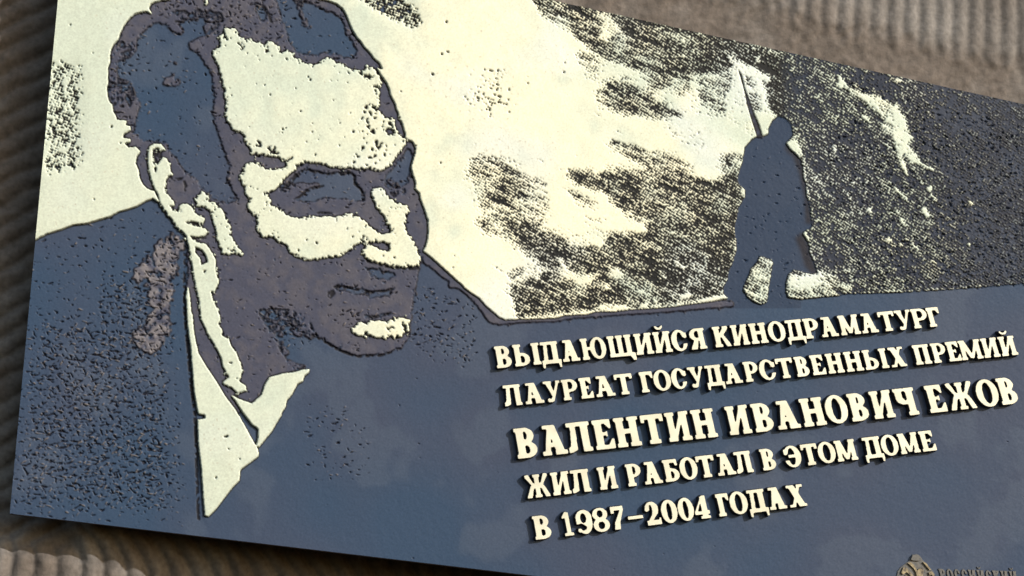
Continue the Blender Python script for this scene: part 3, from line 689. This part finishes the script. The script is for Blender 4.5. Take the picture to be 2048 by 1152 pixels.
        s2 = min(s, w * .18); P(rc(w / 2 - s2 / 2, 0, w / 2 + s2 / 2, h)); P(rc(w / 2 - s2 / 2 - e, 0, w / 2 + s2 / 2 + e, t * .8)); P(rc(w / 2 - s2 / 2 - e * .8, h - t * .8, w / 2 + s2 / 2 + e * .8, h))
        for f in (lambda x: x, lambda x: w - x):
            P([(f(w * .03), h), (f(w * .20), h * 1.01), (f(w * .34), .64 * h), (f(w * .5), .54 * h), (f(w * .5), .42 * h), (f(w * .28), .52 * h), (f(w * .04), .90 * h)])
            P([(f(w * .5), .60 * h), (f(w * .5), .46 * h), (f(w * .34), .38 * h), (f(w * .22), 0), (f(w * .02), 0), (f(w * .05), .10 * h), (f(w * .22), .50 * h), (f(w * .32), .56 * h)])
    elif ch == 'Х':
        P([(w * .08, h), (w * .08 + s * 1.2, h), (w * .95, 0), (w * .95 - s * 1.25, 0)]); P([(w * .84, h), (w * .84 - th, h), (w * .12, 0), (w * .12 + th * 1.15, 0)])
        for p in (rc(0, h - t * .8, w * .42, h), rc(w * .60, h - t * .8, w * .96, h), rc(0, 0, w * .36, t * .8), rc(w * .58, 0, w, t * .8)): P(p)
    elif ch == 'Ч':
        x = w - e - s; stem(x)
        P([(e, h), (e + s, h), (e + s, .66 * h), (e + s * 1.3, .55 * h), (x, .55 * h), (x, .40 * h), (e + s * .9, .40 * h), (e + s * .15, .50 * h), (e, .64 * h)]); P(rc(0, h - t * .85, s + 2 * e, h))
    elif ch == '1':
        P(rc(w * .5 - s * .45, 0, w * .5 + s * .55, h)); P(rc(w * .06, 0, w, t * .8)); P([(w * .5 - s * .4, h * 1.02), (w * .5, h * 1.02), (w * .5, .78 * h), (0, .74 * h), (0, .80 * h)])
    elif ch == '9' :
        P(ell(w * .5, .66 * h, w * .5, .36 * h)); P(ell(w * .5, .5 * h, w * .5, .52 * h)); N(rc(-w * .2, .20 * h, w * .44, .34 * h)); N([(-.1 * w, .14 * h), (w * .5, .36 * h), (w * .3, .45*h), (-.1 * w, .40 * h)])
        N(ell(w * .47, .66 * h, w * .5 - s * .9, .22 * h)); N(ell(w * .36, .26 * h, w * .24, .12 * h)); P(ell(w * .16, .16 * h, .09 * h, .09 * h))
    elif ch == '8':
        P(ell(w * .5, .74 * h, w * .46, .28 * h)); P(ell(w * .5, .28 * h, w * .5, .30 * h)); N(ell(w * .5, .76 * h, w * .46 - s * .8, .155 * h)); N(ell(w * .5, .27 * h, w * .5 - s * .85, .165 * h))
    elif ch == '7':
        P(rc(0, h - t * 1.2, w, h)); P(rc(0, h - .30 * h, th, h)); P([(w - s * .9, h), (w, h), (w * .98, h - t * 1.2), (w * .62, .3 * h), (w * .56, 0), (w * .10, 0), (w * .20, .3 * h), (w * .72, h - t * 1.2)])
    elif ch == '2':
        P(ell(w * .46, .70 * h, w * .46, .32 * h)); N(ell(w * .40, .70 * h, w * .46 - s * .95, .32 * h - t * .8)); N([(-.1 * w, .66 * h), (w * .46, .66 * h), (w * .62, .2 * h), (-.1 * w, .2 * h)])
        P([(w * .92, .66 * h), (w * .52, .66 * h), (w * .42, .45 * h), (w * .04, .12 * h), (0, 0), (w * .34, t), (w * .55, .28 * h), (w * .86, .5 * h)])
        P(rc(0, 0, w, t * 1.3)); P([(w - th, 0), (w, 0), (w, .30 * h), (w - th * .6, .28 * h)]); P(ell(w * .12, .68 * h, .085 * h, .085 * h))
    elif ch == '4':
        P(rc(w * .5, 0, w * .5 + s, h * .98)); P(rc(w * .5 - e * 1.5, 0, w, t * .8)); P([(w * .5 + s, h * 1.02), (w * .5 + s * .3, h * 1.02), (0, .30 * h), (0, .20 * h), (w, .20 * h), (w, .20 * h + t), (w * .5 + s, .34 * h)])
        N([(w * .5, .74 * h), (w * .5, .33 * h), (w * .22, .33 * h)])
    elif ch == '–':
        P(rc(0, .36 * h, w, .49 * h))
    return L

def raster_glyph(L, w, h, soft):
    pad = .35 * h; k = G / h
    nx = int((w + 2 * pad) * k) + 2; ny = int((h * 1.55 + 2 * pad) * k) + 2
    yo = .45 * h
    img = np.zeros((ny, nx), np.float32)
    for sgn, p in L:
        Q = np.array([((x + pad) * k, (y + yo) * k) for x, y in p]); A = Q; B = np.roll(Q, -1, 0)
        for y in range(max(0, int(Q[:, 1].min())), min(ny - 1, int(Q[:, 1].max()) + 1) + 1):
            yc = y + .5; m = (A[:, 1] <= yc) != (B[:, 1] <= yc)
            if not m.any(): continue
            a, b = A[m], B[m]
            xs = np.sort(a[:, 0] + (yc - a[:, 1]) / (b[:, 1] - a[:, 1]) * (b[:, 0] - a[:, 0]))
            for i in range(0, len(xs) - 1, 2):
                l = max(0, int(round(xs[i]))); r = min(nx, int(round(xs[i + 1])))
                if r > l: img[y, l:r] = 1 if sgn > 0 else 0
    g = np.exp(-.5 * (np.arange(-5, 6) / soft) ** 2); g /= g.sum()
    img = np.apply_along_axis(lambda v: np.convolve(v, g, 'same'), 0, img)
    img = np.apply_along_axis(lambda v: np.convolve(v, g, 'same'), 1, img)
    return img, pad, yo, k

def contours(F, lv):
    ny, nx = F.shape; ins = F > lv
    cell = ins[:-1, :-1] * 1 + ins[:-1, 1:] * 2 + ins[1:, 1:] * 4 + ins[1:, :-1] * 8
    ys, xs = np.nonzero((cell > 0) & (cell < 15)); nxt = {}; pos = {}
    def ept(key):
        if key in pos: return
        kind, x, y = key
        if kind == 'h': a, b = F[y, x], F[y, x + 1]; pos[key] = (x + (lv - a) / (b - a), y)
        else: a, b = F[y, x], F[y + 1, x]; pos[key] = (x, y + (lv - a) / (b - a))
    TB = {1: [('L','B')], 2: [('B','R')], 3: [('L','R')], 4: [('R','T')], 5: [('L','B'),('R','T')], 6: [('B','T')], 7: [('L','T')], 8: [('T','L')], 9: [('T','B')], 10: [('B','R'),('T','L')], 11: [('T','R')], 12: [('R','L')], 13: [('R','B')], 14: [('B','L')]}
    for y, x in zip(ys.tolist(), xs.tolist()):
        K = {'B': ('h', x, y), 'T': ('h', x, y + 1), 'L': ('v', x, y), 'R': ('v', x + 1, y)}
        for a, b in TB[int(cell[y, x])]:
            ept(K[a]); ept(K[b]); nxt[K[a]] = K[b]
    loops = []
    while nxt:
        st = next(iter(nxt)); cur = st; lp = []
        while cur in nxt:
            lp.append(pos[cur]); cur = nxt.pop(cur)
        if len(lp) > 8: loops.append(lp)
    return loops
def simplify(lp, tol):
    P = np.array(lp); n = len(P)
    keep = np.zeros(n, bool); i0 = 0; i1 = int(np.argmax(((P - P[0]) ** 2).sum(1))); keep[i0] = keep[i1] = True
    st = [(i0, i1), (i1, n)]
    while st:
        a, b = st.pop()
        if b - a < 2: continue
        pa, pb = P[a], P[b % n]; d = pb - pa; L = math.hypot(*d) + 1e-9
        q = P[a + 1:b] - pa; ds = np.abs(q[:, 0] * d[1] - q[:, 1] * d[0]) / L; m = int(np.argmax(ds))
        if ds[m] > tol: keep[a + 1 + m] = True; st += [(a, a + 1 + m), (a + 1 + m, b)]
    return P[keep]

def letter_mesh(name, ch, xf, w, h, depth, base=0.0, soft=1.05, cham=.6, jit=True, foot=2.3):
    """xf maps glyph (x, y-up) to drawing units"""
    L = glyph(ch, w, h)
    F, pad, yo, k = raster_glyph(L, w, h, soft)
    if jit:
        sm = RNG.standard_normal(F.shape); g = np.exp(-.5 * (np.arange(-5, 6) / 2.2) ** 2)
        sm = np.apply_along_axis(lambda v: np.convolve(v, g, 'same'), 0, sm); sm = np.apply_along_axis(lambda v: np.convolve(v, g, 'same'), 1, sm)
        F = F + sm / sm.std() * .022 * ((F > .02) & (F < .98))
    V = []; FA = []; MI = []
    tops = []; tedges = []; tmap = []
    for lp in contours(F, .5):
        P = simplify(lp, .32)
        if len(P) < 4: continue
        n = len(P); prv = np.roll(P, 1, 0); nx_ = np.roll(P, -1, 0)
        tn = nx_ - prv; tn /= np.linalg.norm(tn, axis=1)[:, None] + 1e-9
        nr = np.stack([-tn[:, 1], tn[:, 0]], 1)
        # inward = towards larger F
        pi = P + nr * .6; ix = np.clip(np.round(pi).astype(int), 0, [F.shape[1] - 1, F.shape[0] - 1]); pj = P - nr * .6; jx = np.clip(np.round(pj).astype(int), 0, [F.shape[1] - 1, F.shape[0] - 1])
        if F[ix[:, 1], ix[:, 0]].sum() < F[jx[:, 1], jx[:, 0]].sum(): nr = -nr
        b0 = len(V)
        for Q, yv in ((P - nr * foot * k, -base + .0004), (P, -(base + depth - .0005)), (P + nr * cham, -(base + depth))):
            for qx, qy in Q:
                gx, gy = xf((qx) / k - pad, (qy) / k - yo)
                V.append((wx(gx), yv, wz(gy)))
        for i in range(n):
            j = (i + 1) % n
            FA.append((b0 + i, b0 + j, b0 + n + j, b0 + n + i)); MI.append(1)
            FA.append((b0 + n + i, b0 + n + j, b0 + 2 * n + j, b0 + 2 * n + i)); MI.append(0)
        t0 = len(tops); Q = P + nr * cham
        for i in range(n):
            tops.append(Vector((float(Q[i, 0]), float(Q[i, 1])))); tmap.append(b0 + 2 * n + i); tedges.append((t0 + i, t0 + (i + 1) % n))
    vo, eo, fo, ov, oe, of = delaunay_2d_cdt(tops, tedges, [], 2, 1e-6)
    out = []
    for i, v in enumerate(vo):
        if ov[i]: out.append(tmap[ov[i][0]])
        else:
            gx, gy = xf(v.x / k - pad, v.y / k - yo); V.append((wx(gx), -(base + depth), wz(gy))); out.append(len(V) - 1)
    for f in fo:
        c = sum((vo[i] for i in f), Vector((0, 0))) / len(f)
        if F[min(int(round(c.y)), F.shape[0] - 1), min(int(round(c.x)), F.shape[1] - 1)] < .42: continue
        FA.append(tuple(out[i] for i in f)); MI.append(0)
    me = bpy.data.meshes.new(name); me.from_pydata(V, [], FA)
    import bmesh
    bm = bmesh.new(); bm.from_mesh(me); bmesh.ops.recalc_face_normals(bm, faces=bm.faces); bm.to_mesh(me); bm.free()
    me.polygons.foreach_set("material_index", MI)
    me.update()
    return me

def lines():
    A, B, C_ = 960, 1300, 1648
    K = 5.12
    l1 = [(A, 'В',175,335), (A,'Ы',362,632), (A,'Д',640,838), (A,'А',852,1030), (A,'Ю',1055,1310), (A,'Щ',1335,1600), (A,'И',1605,1785), (A,'Й',1800,1975),
          (B,'С',240,405), (B,'Я',430,588), (B,'К',672,838), (B,'И',858,1028), (B,'Н',1045,1218), (B,'О',1232,1408), (B,'Д',1415,1600), (B,'Р',1600,1750), (B,'А',1765,1938),
          (C_,'М',178,380), (C_,'А',395,565), (C_,'Т',587,752), (C_,'У',757,920), (C_,'Р',925,1085), (C_,'Г',1085,1212)]
    l2 = [(A,'Л',258,440), (A,'А',470,660), (A,'У',675,848), (A,'Р',860,1020), (A,'Е',1040,1170), (A,'А',1195,1390), (A,'Т',1402,1585), (A,'Г',1660,1795), (A,'О',1797,1975),
          (B,'С',238,398), (B,'У',415,575), (B,'Д',590,770), (B,'А',780,955), (B,'Р',985,1130), (B,'С',1140,1310), (B,'Т',1318,1490), (B,'В',1510,1645), (B,'Е',1672,1810),
          (C_,'Н',50,215), (C_,'Н',238,412), (C_,'Ы',430,672), (C_,'Х',695,855), (C_,'П',945,1110), (C_,'Р',1130,1275), (C_,'Е',1285,1415), (C_,'М',1415,1635), (C_,'И',1645,1810), (C_,'Й',1825,1990)]
    D_, E_, F_ = 980, 1340, 1648
    l3 = [(D_,'В',285,500), (D_,'А',545,805), (D_,'Л',815,1060), (D_,'Е',1090,1290), (D_,'Н',1312,1560), (D_,'Т',1587,1817), (D_,'И',1838,2078),
          (E_,'Н',262,495), (E_,'И',615,845), (E_,'В',880,1078), (E_,'А',1112,1348), (E_,'Н',1378,1610), (E_,'О',1625,1852),
          (F_,'В',292,478), (F_,'И',520,740), (F_,'Ч',764,980), (F_,'Е',1090,1270), (F_,'Ж',1300,1580), (F_,'О',1597,1820), (F_,'В',1825,2003)]
    l4 = [(D_,'Ж',380,630), (D_,'И',650,838), (D_,'Л',850,1042), (D_,'И',1130,1318), (D_,'Р',1418,1572), (D_,'А',1590,1775), (D_,'Б',1800,1955),
          (E_,'О',122,302), (E_,'Т',299,482), (E_,'А',495,682), (E_,'Л',690,862), (E_,'В',955,1100), (E_,'Э',1190,1365), (E_,'Т',1375,1540), (E_,'О',1540,1718), (E_,'М',1720,1930),
          (F_,'Д',428,622), (F_,'О',610,785), (F_,'М',790,992), (F_,'Е',1012,1158)]
    G_, H_ = 1020, 1340
    l5 = [(G_,'В',262,435), (G_,'1',560,662), (G_,'9',700,865), (G_,'8',868,1035), (G_,'7',1062,1195), (G_,'–',1225,1382), (G_,'2',1412,1560), (G_,'0',1572,1736), (G_,'0',1742,1904),
          (H_,'4',268,420), (H_,'Г',505,635), (H_,'О',636,818), (H_,'Д',820,1015), (H_,'А',1025,1205), (H_,'Х',1230,1408)]
    f = lambda L: [(ch, t + a / K, t + b / K) for t, ch, a, b in L]
    # (letters, baseline point+slope, top point+slope)
    return [(f(l1), (995, 736.7, -.0953), (987.3, 692.8, -.0890)),
            (f(l2), (1011.8, 812.9, -.1010), (1005.9, 770.9, -.0978)),
            (f(l3), (1036.6, 917.6, -.1111), (1024.5, 857.6, -.1037)),
            (f(l4), (1055, 997.3, -.1186), (1045.4, 951.4, -.1116)),
            (f(l5), (1071.8, 1079.7, -.1266), (1063.4, 1032.5, -.1200))]
DEP = .0066
for letters, bl, tp in lines():
    for ch, x0, x1 in letters:
        xm = (x0 + x1) / 2
        yb_ = bl[1] + bl[2] * (xm - bl[0]); lean = .17 + .13 * (xm - 1000) / 1000
        h = yb_ - (tp[1] + tp[2] * (xm - .2 * 45 - tp[0])); h = h / 1.0
        w_ = x1 - x0
        if ch in 'ОСЭ0Ю98': pass
        dx = -DEP * ((wx(xm) - CAM.x) / 2.2) / U * .8; dy = DEP * ((wz(yb_) - CAM.z) / 2.2) / U * .8
        def xf(gx, gy, x0=x0, lean=lean, bl=bl, dx=dx, dy=dy):
            X = x0 + gx - lean * gy
            return X + dx, bl[1] + bl[2] * ((x0 + gx) - bl[0]) - gy + dy
        nm = 'digit' if ch.isdigit() else ('dash' if ch == '–' else 'letter')
        me = letter_mesh(nm, ch, xf, w_, h, DEP)
        link(nm, me, [M_TOP, M_SIDE], plaque)

# small dark line at the lower right: only its head shows in the picture
xs = 1878.0
for ch, wd in (('Р', 13), ('О', 13), ('С', 12), ('С', 12), ('И', 15), ('Й', 15), ('С', 12), ('К', 14), ('И', 15), ('Й', 15)):
    def xf(gx, gy, x0=xs): return x0 + gx - .25 * gy + 3, 1160 - .12 * (x0 + gx - 1878) * -.28 - gy
    me = letter_mesh('small_letter', ch, xf, wd, 23.0, .0012, soft=1.2, cham=.7, foot=.6)
    link('small_letter', me, [M_SMALL, M_SIDE], plaque)
    xs += wd + 2.2

# ------------------------------------------------------------------ eagle emblem (upper part in view)
def heightpatch(name, polys, lift, mat, parent, cham=1.0):
    """raised polygons with chamfered edges; polys: list of (pts, height)"""
    V = []; FA = []
    for pts, hh in polys:
        P = np.array(pts, float); n = len(P)
        ar = .5 * np.sum(P[:, 0] * np.roll(P[:, 1], -1) - np.roll(P[:, 0], -1) * P[:, 1])
        tn = np.roll(P, -1, 0) - np.roll(P, 1, 0); tn /= np.linalg.norm(tn, axis=1)[:, None]
        nr = np.stack([-tn[:, 1], tn[:, 0]], 1) * (1 if ar > 0 else -1)
        b0 = len(V)
        for Q, yv in ((P, .0004), (P, -(hh - .0006)), (P + nr * cham, -hh)):
            V += [(wx(a), yv, wz(b)) for a, b in Q]
        for i in range(n):
            j = (i + 1) % n
            FA += [(b0 + i, b0 + j, b0 + n + j, b0 + n + i), (b0 + n + i, b0 + n + j, b0 + 2 * n + j, b0 + 2 * n + i)]
        FA.append(tuple(b0 + 2 * n + i for i in range(n)))
    me = bpy.data.meshes.new(name); me.from_pydata(V, [], FA)
    import bmesh
    bm = bmesh.new(); bm.from_mesh(me); bmesh.ops.recalc_face_normals(bm, faces=bm.faces); bm.to_mesh(me); bm.free()
    return link(name, me, [mat], parent)
M_EM = noise_mat("worn_gold_emblem", (.05, .045, .05), (.36, .31, .20), 210, .45, .3, .6)
i1 = T(1648, 927)
em = heightpatch("emblem", [(i1(780,1060, 860,1000, 900,930, 970,935, 1010,990, 1060,1040, 1120,1110, 1140,1200, 1140,1330, 1060,1420, 950,1500, 830,1420, 740,1330, 730,1180, 750,1100), .0012)], 0, M_SMALL, plaque)
heightpatch("crown", [(i1(878,985, 895,940, 935,928, 972,945, 995,985, 960,1000, 905,998), .0030)], 0, M_SMALL, em, .5)
for p in (i1(778,1120, 800,1065, 830,1062, 870,1100, 912,1165, 880,1160, 835,1115, 800,1140),
          i1(845,1022, 878,1010, 918,1045, 948,1105, 932,1122, 905,1075),
          i1(800,1170, 830,1140, 880,1185, 925,1240, 900,1260, 850,1210),
          i1(1000,1012, 1035,1018, 1085,1085, 1070,1096, 1030,1050),
          i1(1058,1118, 1090,1104, 1122,1135, 1132,1200, 1108,1190, 1092,1140, 1070,1150),
          i1(1020,1180, 1050,1160, 1110,1230, 1090,1260)):
    heightpatch("feather", [(p, .0030)], 0, M_EM, em, .5)
heightpatch("eagle", [(i1(928,1118, 960,1078, 998,1066, 1012,1105, 1000,1160, 1020,1300, 950,1400, 905,1290, 940,1180), .0032)], 0, M_EM, em, .6)

# ------------------------------------------------------------------ stone wall
def stone_mat():
    m, n, l, b = new_mat("tooled_stone")
    tc = n.new("ShaderNodeTexCoord")
    n1 = n.new("ShaderNodeTexNoise"); n1.inputs["Scale"].default_value = 9; n1.inputs["Detail"].default_value = 6
    n2 = n.new("ShaderNodeTexNoise"); n2.inputs["Scale"].default_value = 160; n2.inputs["Detail"].default_value = 5
    n3 = n.new("ShaderNodeTexNoise"); n3.inputs["Scale"].default_value = 36; n3.inputs["Detail"].default_value = 4
    for x in (n1, n2, n3): l.new(tc.outputs["Object"], x.inputs["Vector"])
    cr_ = n.new("ShaderNodeValToRGB"); cr_.color_ramp.elements[0].position = .35; cr_.color_ramp.elements[0].color = (.150, .137, .131, 1)
    cr_.color_ramp.elements[1].position = .65; cr_.color_ramp.elements[1].color = (.205, .195, .190, 1)
    l.new(n1.outputs["Fac"], cr_.inputs[0])
    at = n.new("ShaderNodeAttribute"); at.attribute_name = "rough"
    mx = n.new("ShaderNodeMix"); mx.data_type = 'RGBA'; mx.inputs[7].default_value = (.138, .118, .106, 1)
    l.new(at.outputs["Fac"], mx.inputs[0]); l.new(cr_.outputs[0], mx.inputs[6])
    mr = n.new("ShaderNodeMapRange"); mr.inputs[1].default_value = .3; mr.inputs[2].default_value = .7; mr.inputs[3].default_value = .78; mr.inputs[4].default_value = 1.18
    l.new(n2.outputs["Fac"], mr.inputs[0])
    mr3 = n.new("ShaderNodeMapRange"); mr3.inputs[1].default_value = .3; mr3.inputs[2].default_value = .7; mr3.inputs[3].default_value = .85; mr3.inputs[4].default_value = 1.12
    l.new(n3.outputs["Fac"], mr3.inputs[0])
    mm = n.new("ShaderNodeMath"); mm.operation = 'MULTIPLY'; l.new(mr.outputs[0], mm.inputs[0]); l.new(mr3.outputs[0], mm.inputs[1])
    sc_ = n.new("ShaderNodeVectorMath"); sc_.operation = 'SCALE'; l.new(mx.outputs[2], sc_.inputs[0]); l.new(mm.outputs[0], sc_.inputs["Scale"])
    l.new(sc_.outputs[0], b.inputs["Base Color"]); b.inputs["Roughness"].default_value = .9
    bp = n.new("ShaderNodeBump"); bp.inputs["Strength"].default_value = .6; bp.inputs["Distance"].default_value = .0015
    l.new(n2.outputs["Fac"], bp.inputs["Height"]); l.new(bp.outputs[0], b.inputs["Normal"])
    return m
M_STONE = stone_mat()
wallE = bpy.data.objects.new("stone_wall", None); COL.objects.link(wallE)
tagd(wallE, label="brown-grey stone wall with comb-tooled grooves behind the bronze plaque", category="wall")
st = 5.6
gx = np.concatenate([np.arange(-900, -60, 14.), np.arange(-60, 2110, 4.6), np.arange(2110, 3200, 14.)]); gy = np.concatenate([np.arange(-900, -40, 14.), np.arange(-40, 1200, 4.6), np.arange(1200, 2000, 14.)])
WXg, WYg = np.meshgrid(gx, gy)
def smooth_rand(shape, s):
    a = RNG.standard_normal(shape); k = np.exp(-.5 * (np.arange(-int(3 * s), int(3 * s) + 1) / s) ** 2)
    a = np.apply_along_axis(lambda v: np.convolve(v, k, 'same'), 0, a); a = np.apply_along_axis(lambda v: np.convolve(v, k, 'same'), 1, a); return a / a.std()
r2, r6, r20 = smooth_rand(WXg.shape, 1.2), smooth_rand(WXg.shape, 5), smooth_rand(WXg.shape, 18)
top_line = 23.4 + .22 * (WXg - 1204.7); bot_line = 1027 + .119 * (WXg - 19.5)
above = WYg < (top_line + bot_line) / 2
# distance above the plate
du = top_line - WYg; dd = WYg - bot_line
sstep = lambda a, b, x: (lambda t: t * t * (3 - 2 * t))(np.clip((x - a) / (b - a), 0, 1))
leftm = (1 - sstep(110, 190, WXg)) * (1 - sstep(20, 90, dd))
def comb(ph): return .5 + .5 * np.cos(2 * math.pi * ph)
ct = comb(WXg / 33.0 + .03 * r6) ** .6
cbp = (WXg - 45 * np.sin(np.clip(dd, 0, 140) / 55)) / 46.0
cb = comb(cbp + .04 * r6) ** .55
clf = comb((WYg + .50 * WXg) / 45.0 + .06 * r6) ** .45
margin = 1 - sstep(75, 140, du + 10 * r6 + 6 * r2)     # 1 close to the plate
amp_t = (1 - margin) * .0034 * np.where(above, 1, 0)
depth = np.full(WXg.shape, .034)
low = ~above
dl = .034 + .024 * sstep(150, 380, WXg) + .045 * sstep(400, 1000, WXg) + .012
depth = np.where(low, dl, depth) * (1 - leftm) + .066 * leftm
depth = smooth = depth
yv = depth - ct * amp_t
yv -= np.where(low, (1 - leftm) * cb * .0075, 0)
yv -= leftm * clf * .0055
yv += margin * np.where(above, 1, 0) * .0014 - .0005 * r6 * (.25 + .75 * (margin + low).clip(0, 1)) - .00045 * r2 * (.12 + margin)
yv += .001 * r20
rough = np.clip(np.where(above, margin, .55) + .25 * r6, 0, 1)
yv = np.maximum(yv, TH + .0035)
V = np.stack([wx(WXg), yv, wz(WYg)], -1).reshape(-1, 3).astype(np.float32)
ny, nx_ = WXg.shape; i, j = np.mgrid[0:ny - 1, 0:nx_ - 1]; v0 = i * nx_ + j
Fq = np.stack([v0, v0 + nx_, v0 + nx_ + 1, v0 + 1], -1)
ccx = (gx[:-1] + gx[1:]) / 2
for nm, sel in (("stone_block", ccx > 34), ("stone_block", ccx <= 34)):
    F = Fq[:, sel].reshape(-1, 4); used = np.unique(F); mp = np.zeros(len(V), np.int32); mp[used] = np.arange(len(used))
    me = np_mesh(nm, V[used], mp[F])
    at = me.attributes.new("rough", 'FLOAT', 'POINT'); at.data.foreach_set("value", rough.reshape(-1)[used].astype(np.float32))
    link(nm, me, [M_STONE], wallE)
# four fixing pins between wall and plate
for x, y in ((240, -100), (2200, 330), (150, 960), (2200, 1200)):
    import bmesh
    bm = bmesh.new(); bmesh.ops.create_cone(bm, cap_ends=True, segments=16, radius1=.007, radius2=.007, depth=.045)
    me = bpy.data.meshes.new("fixing_pin"); bm.to_mesh(me); bm.free()
    o = link("fixing_pin", me, [M_EDGE], plaque); o.rotation_euler = (math.radians(90), 0, 0); o.location = (wx(x), TH + .024, wz(y))
print("tris", sum(len(o.data.polygons) * 2 for o in bpy.data.objects if o.type == 'MESH'))
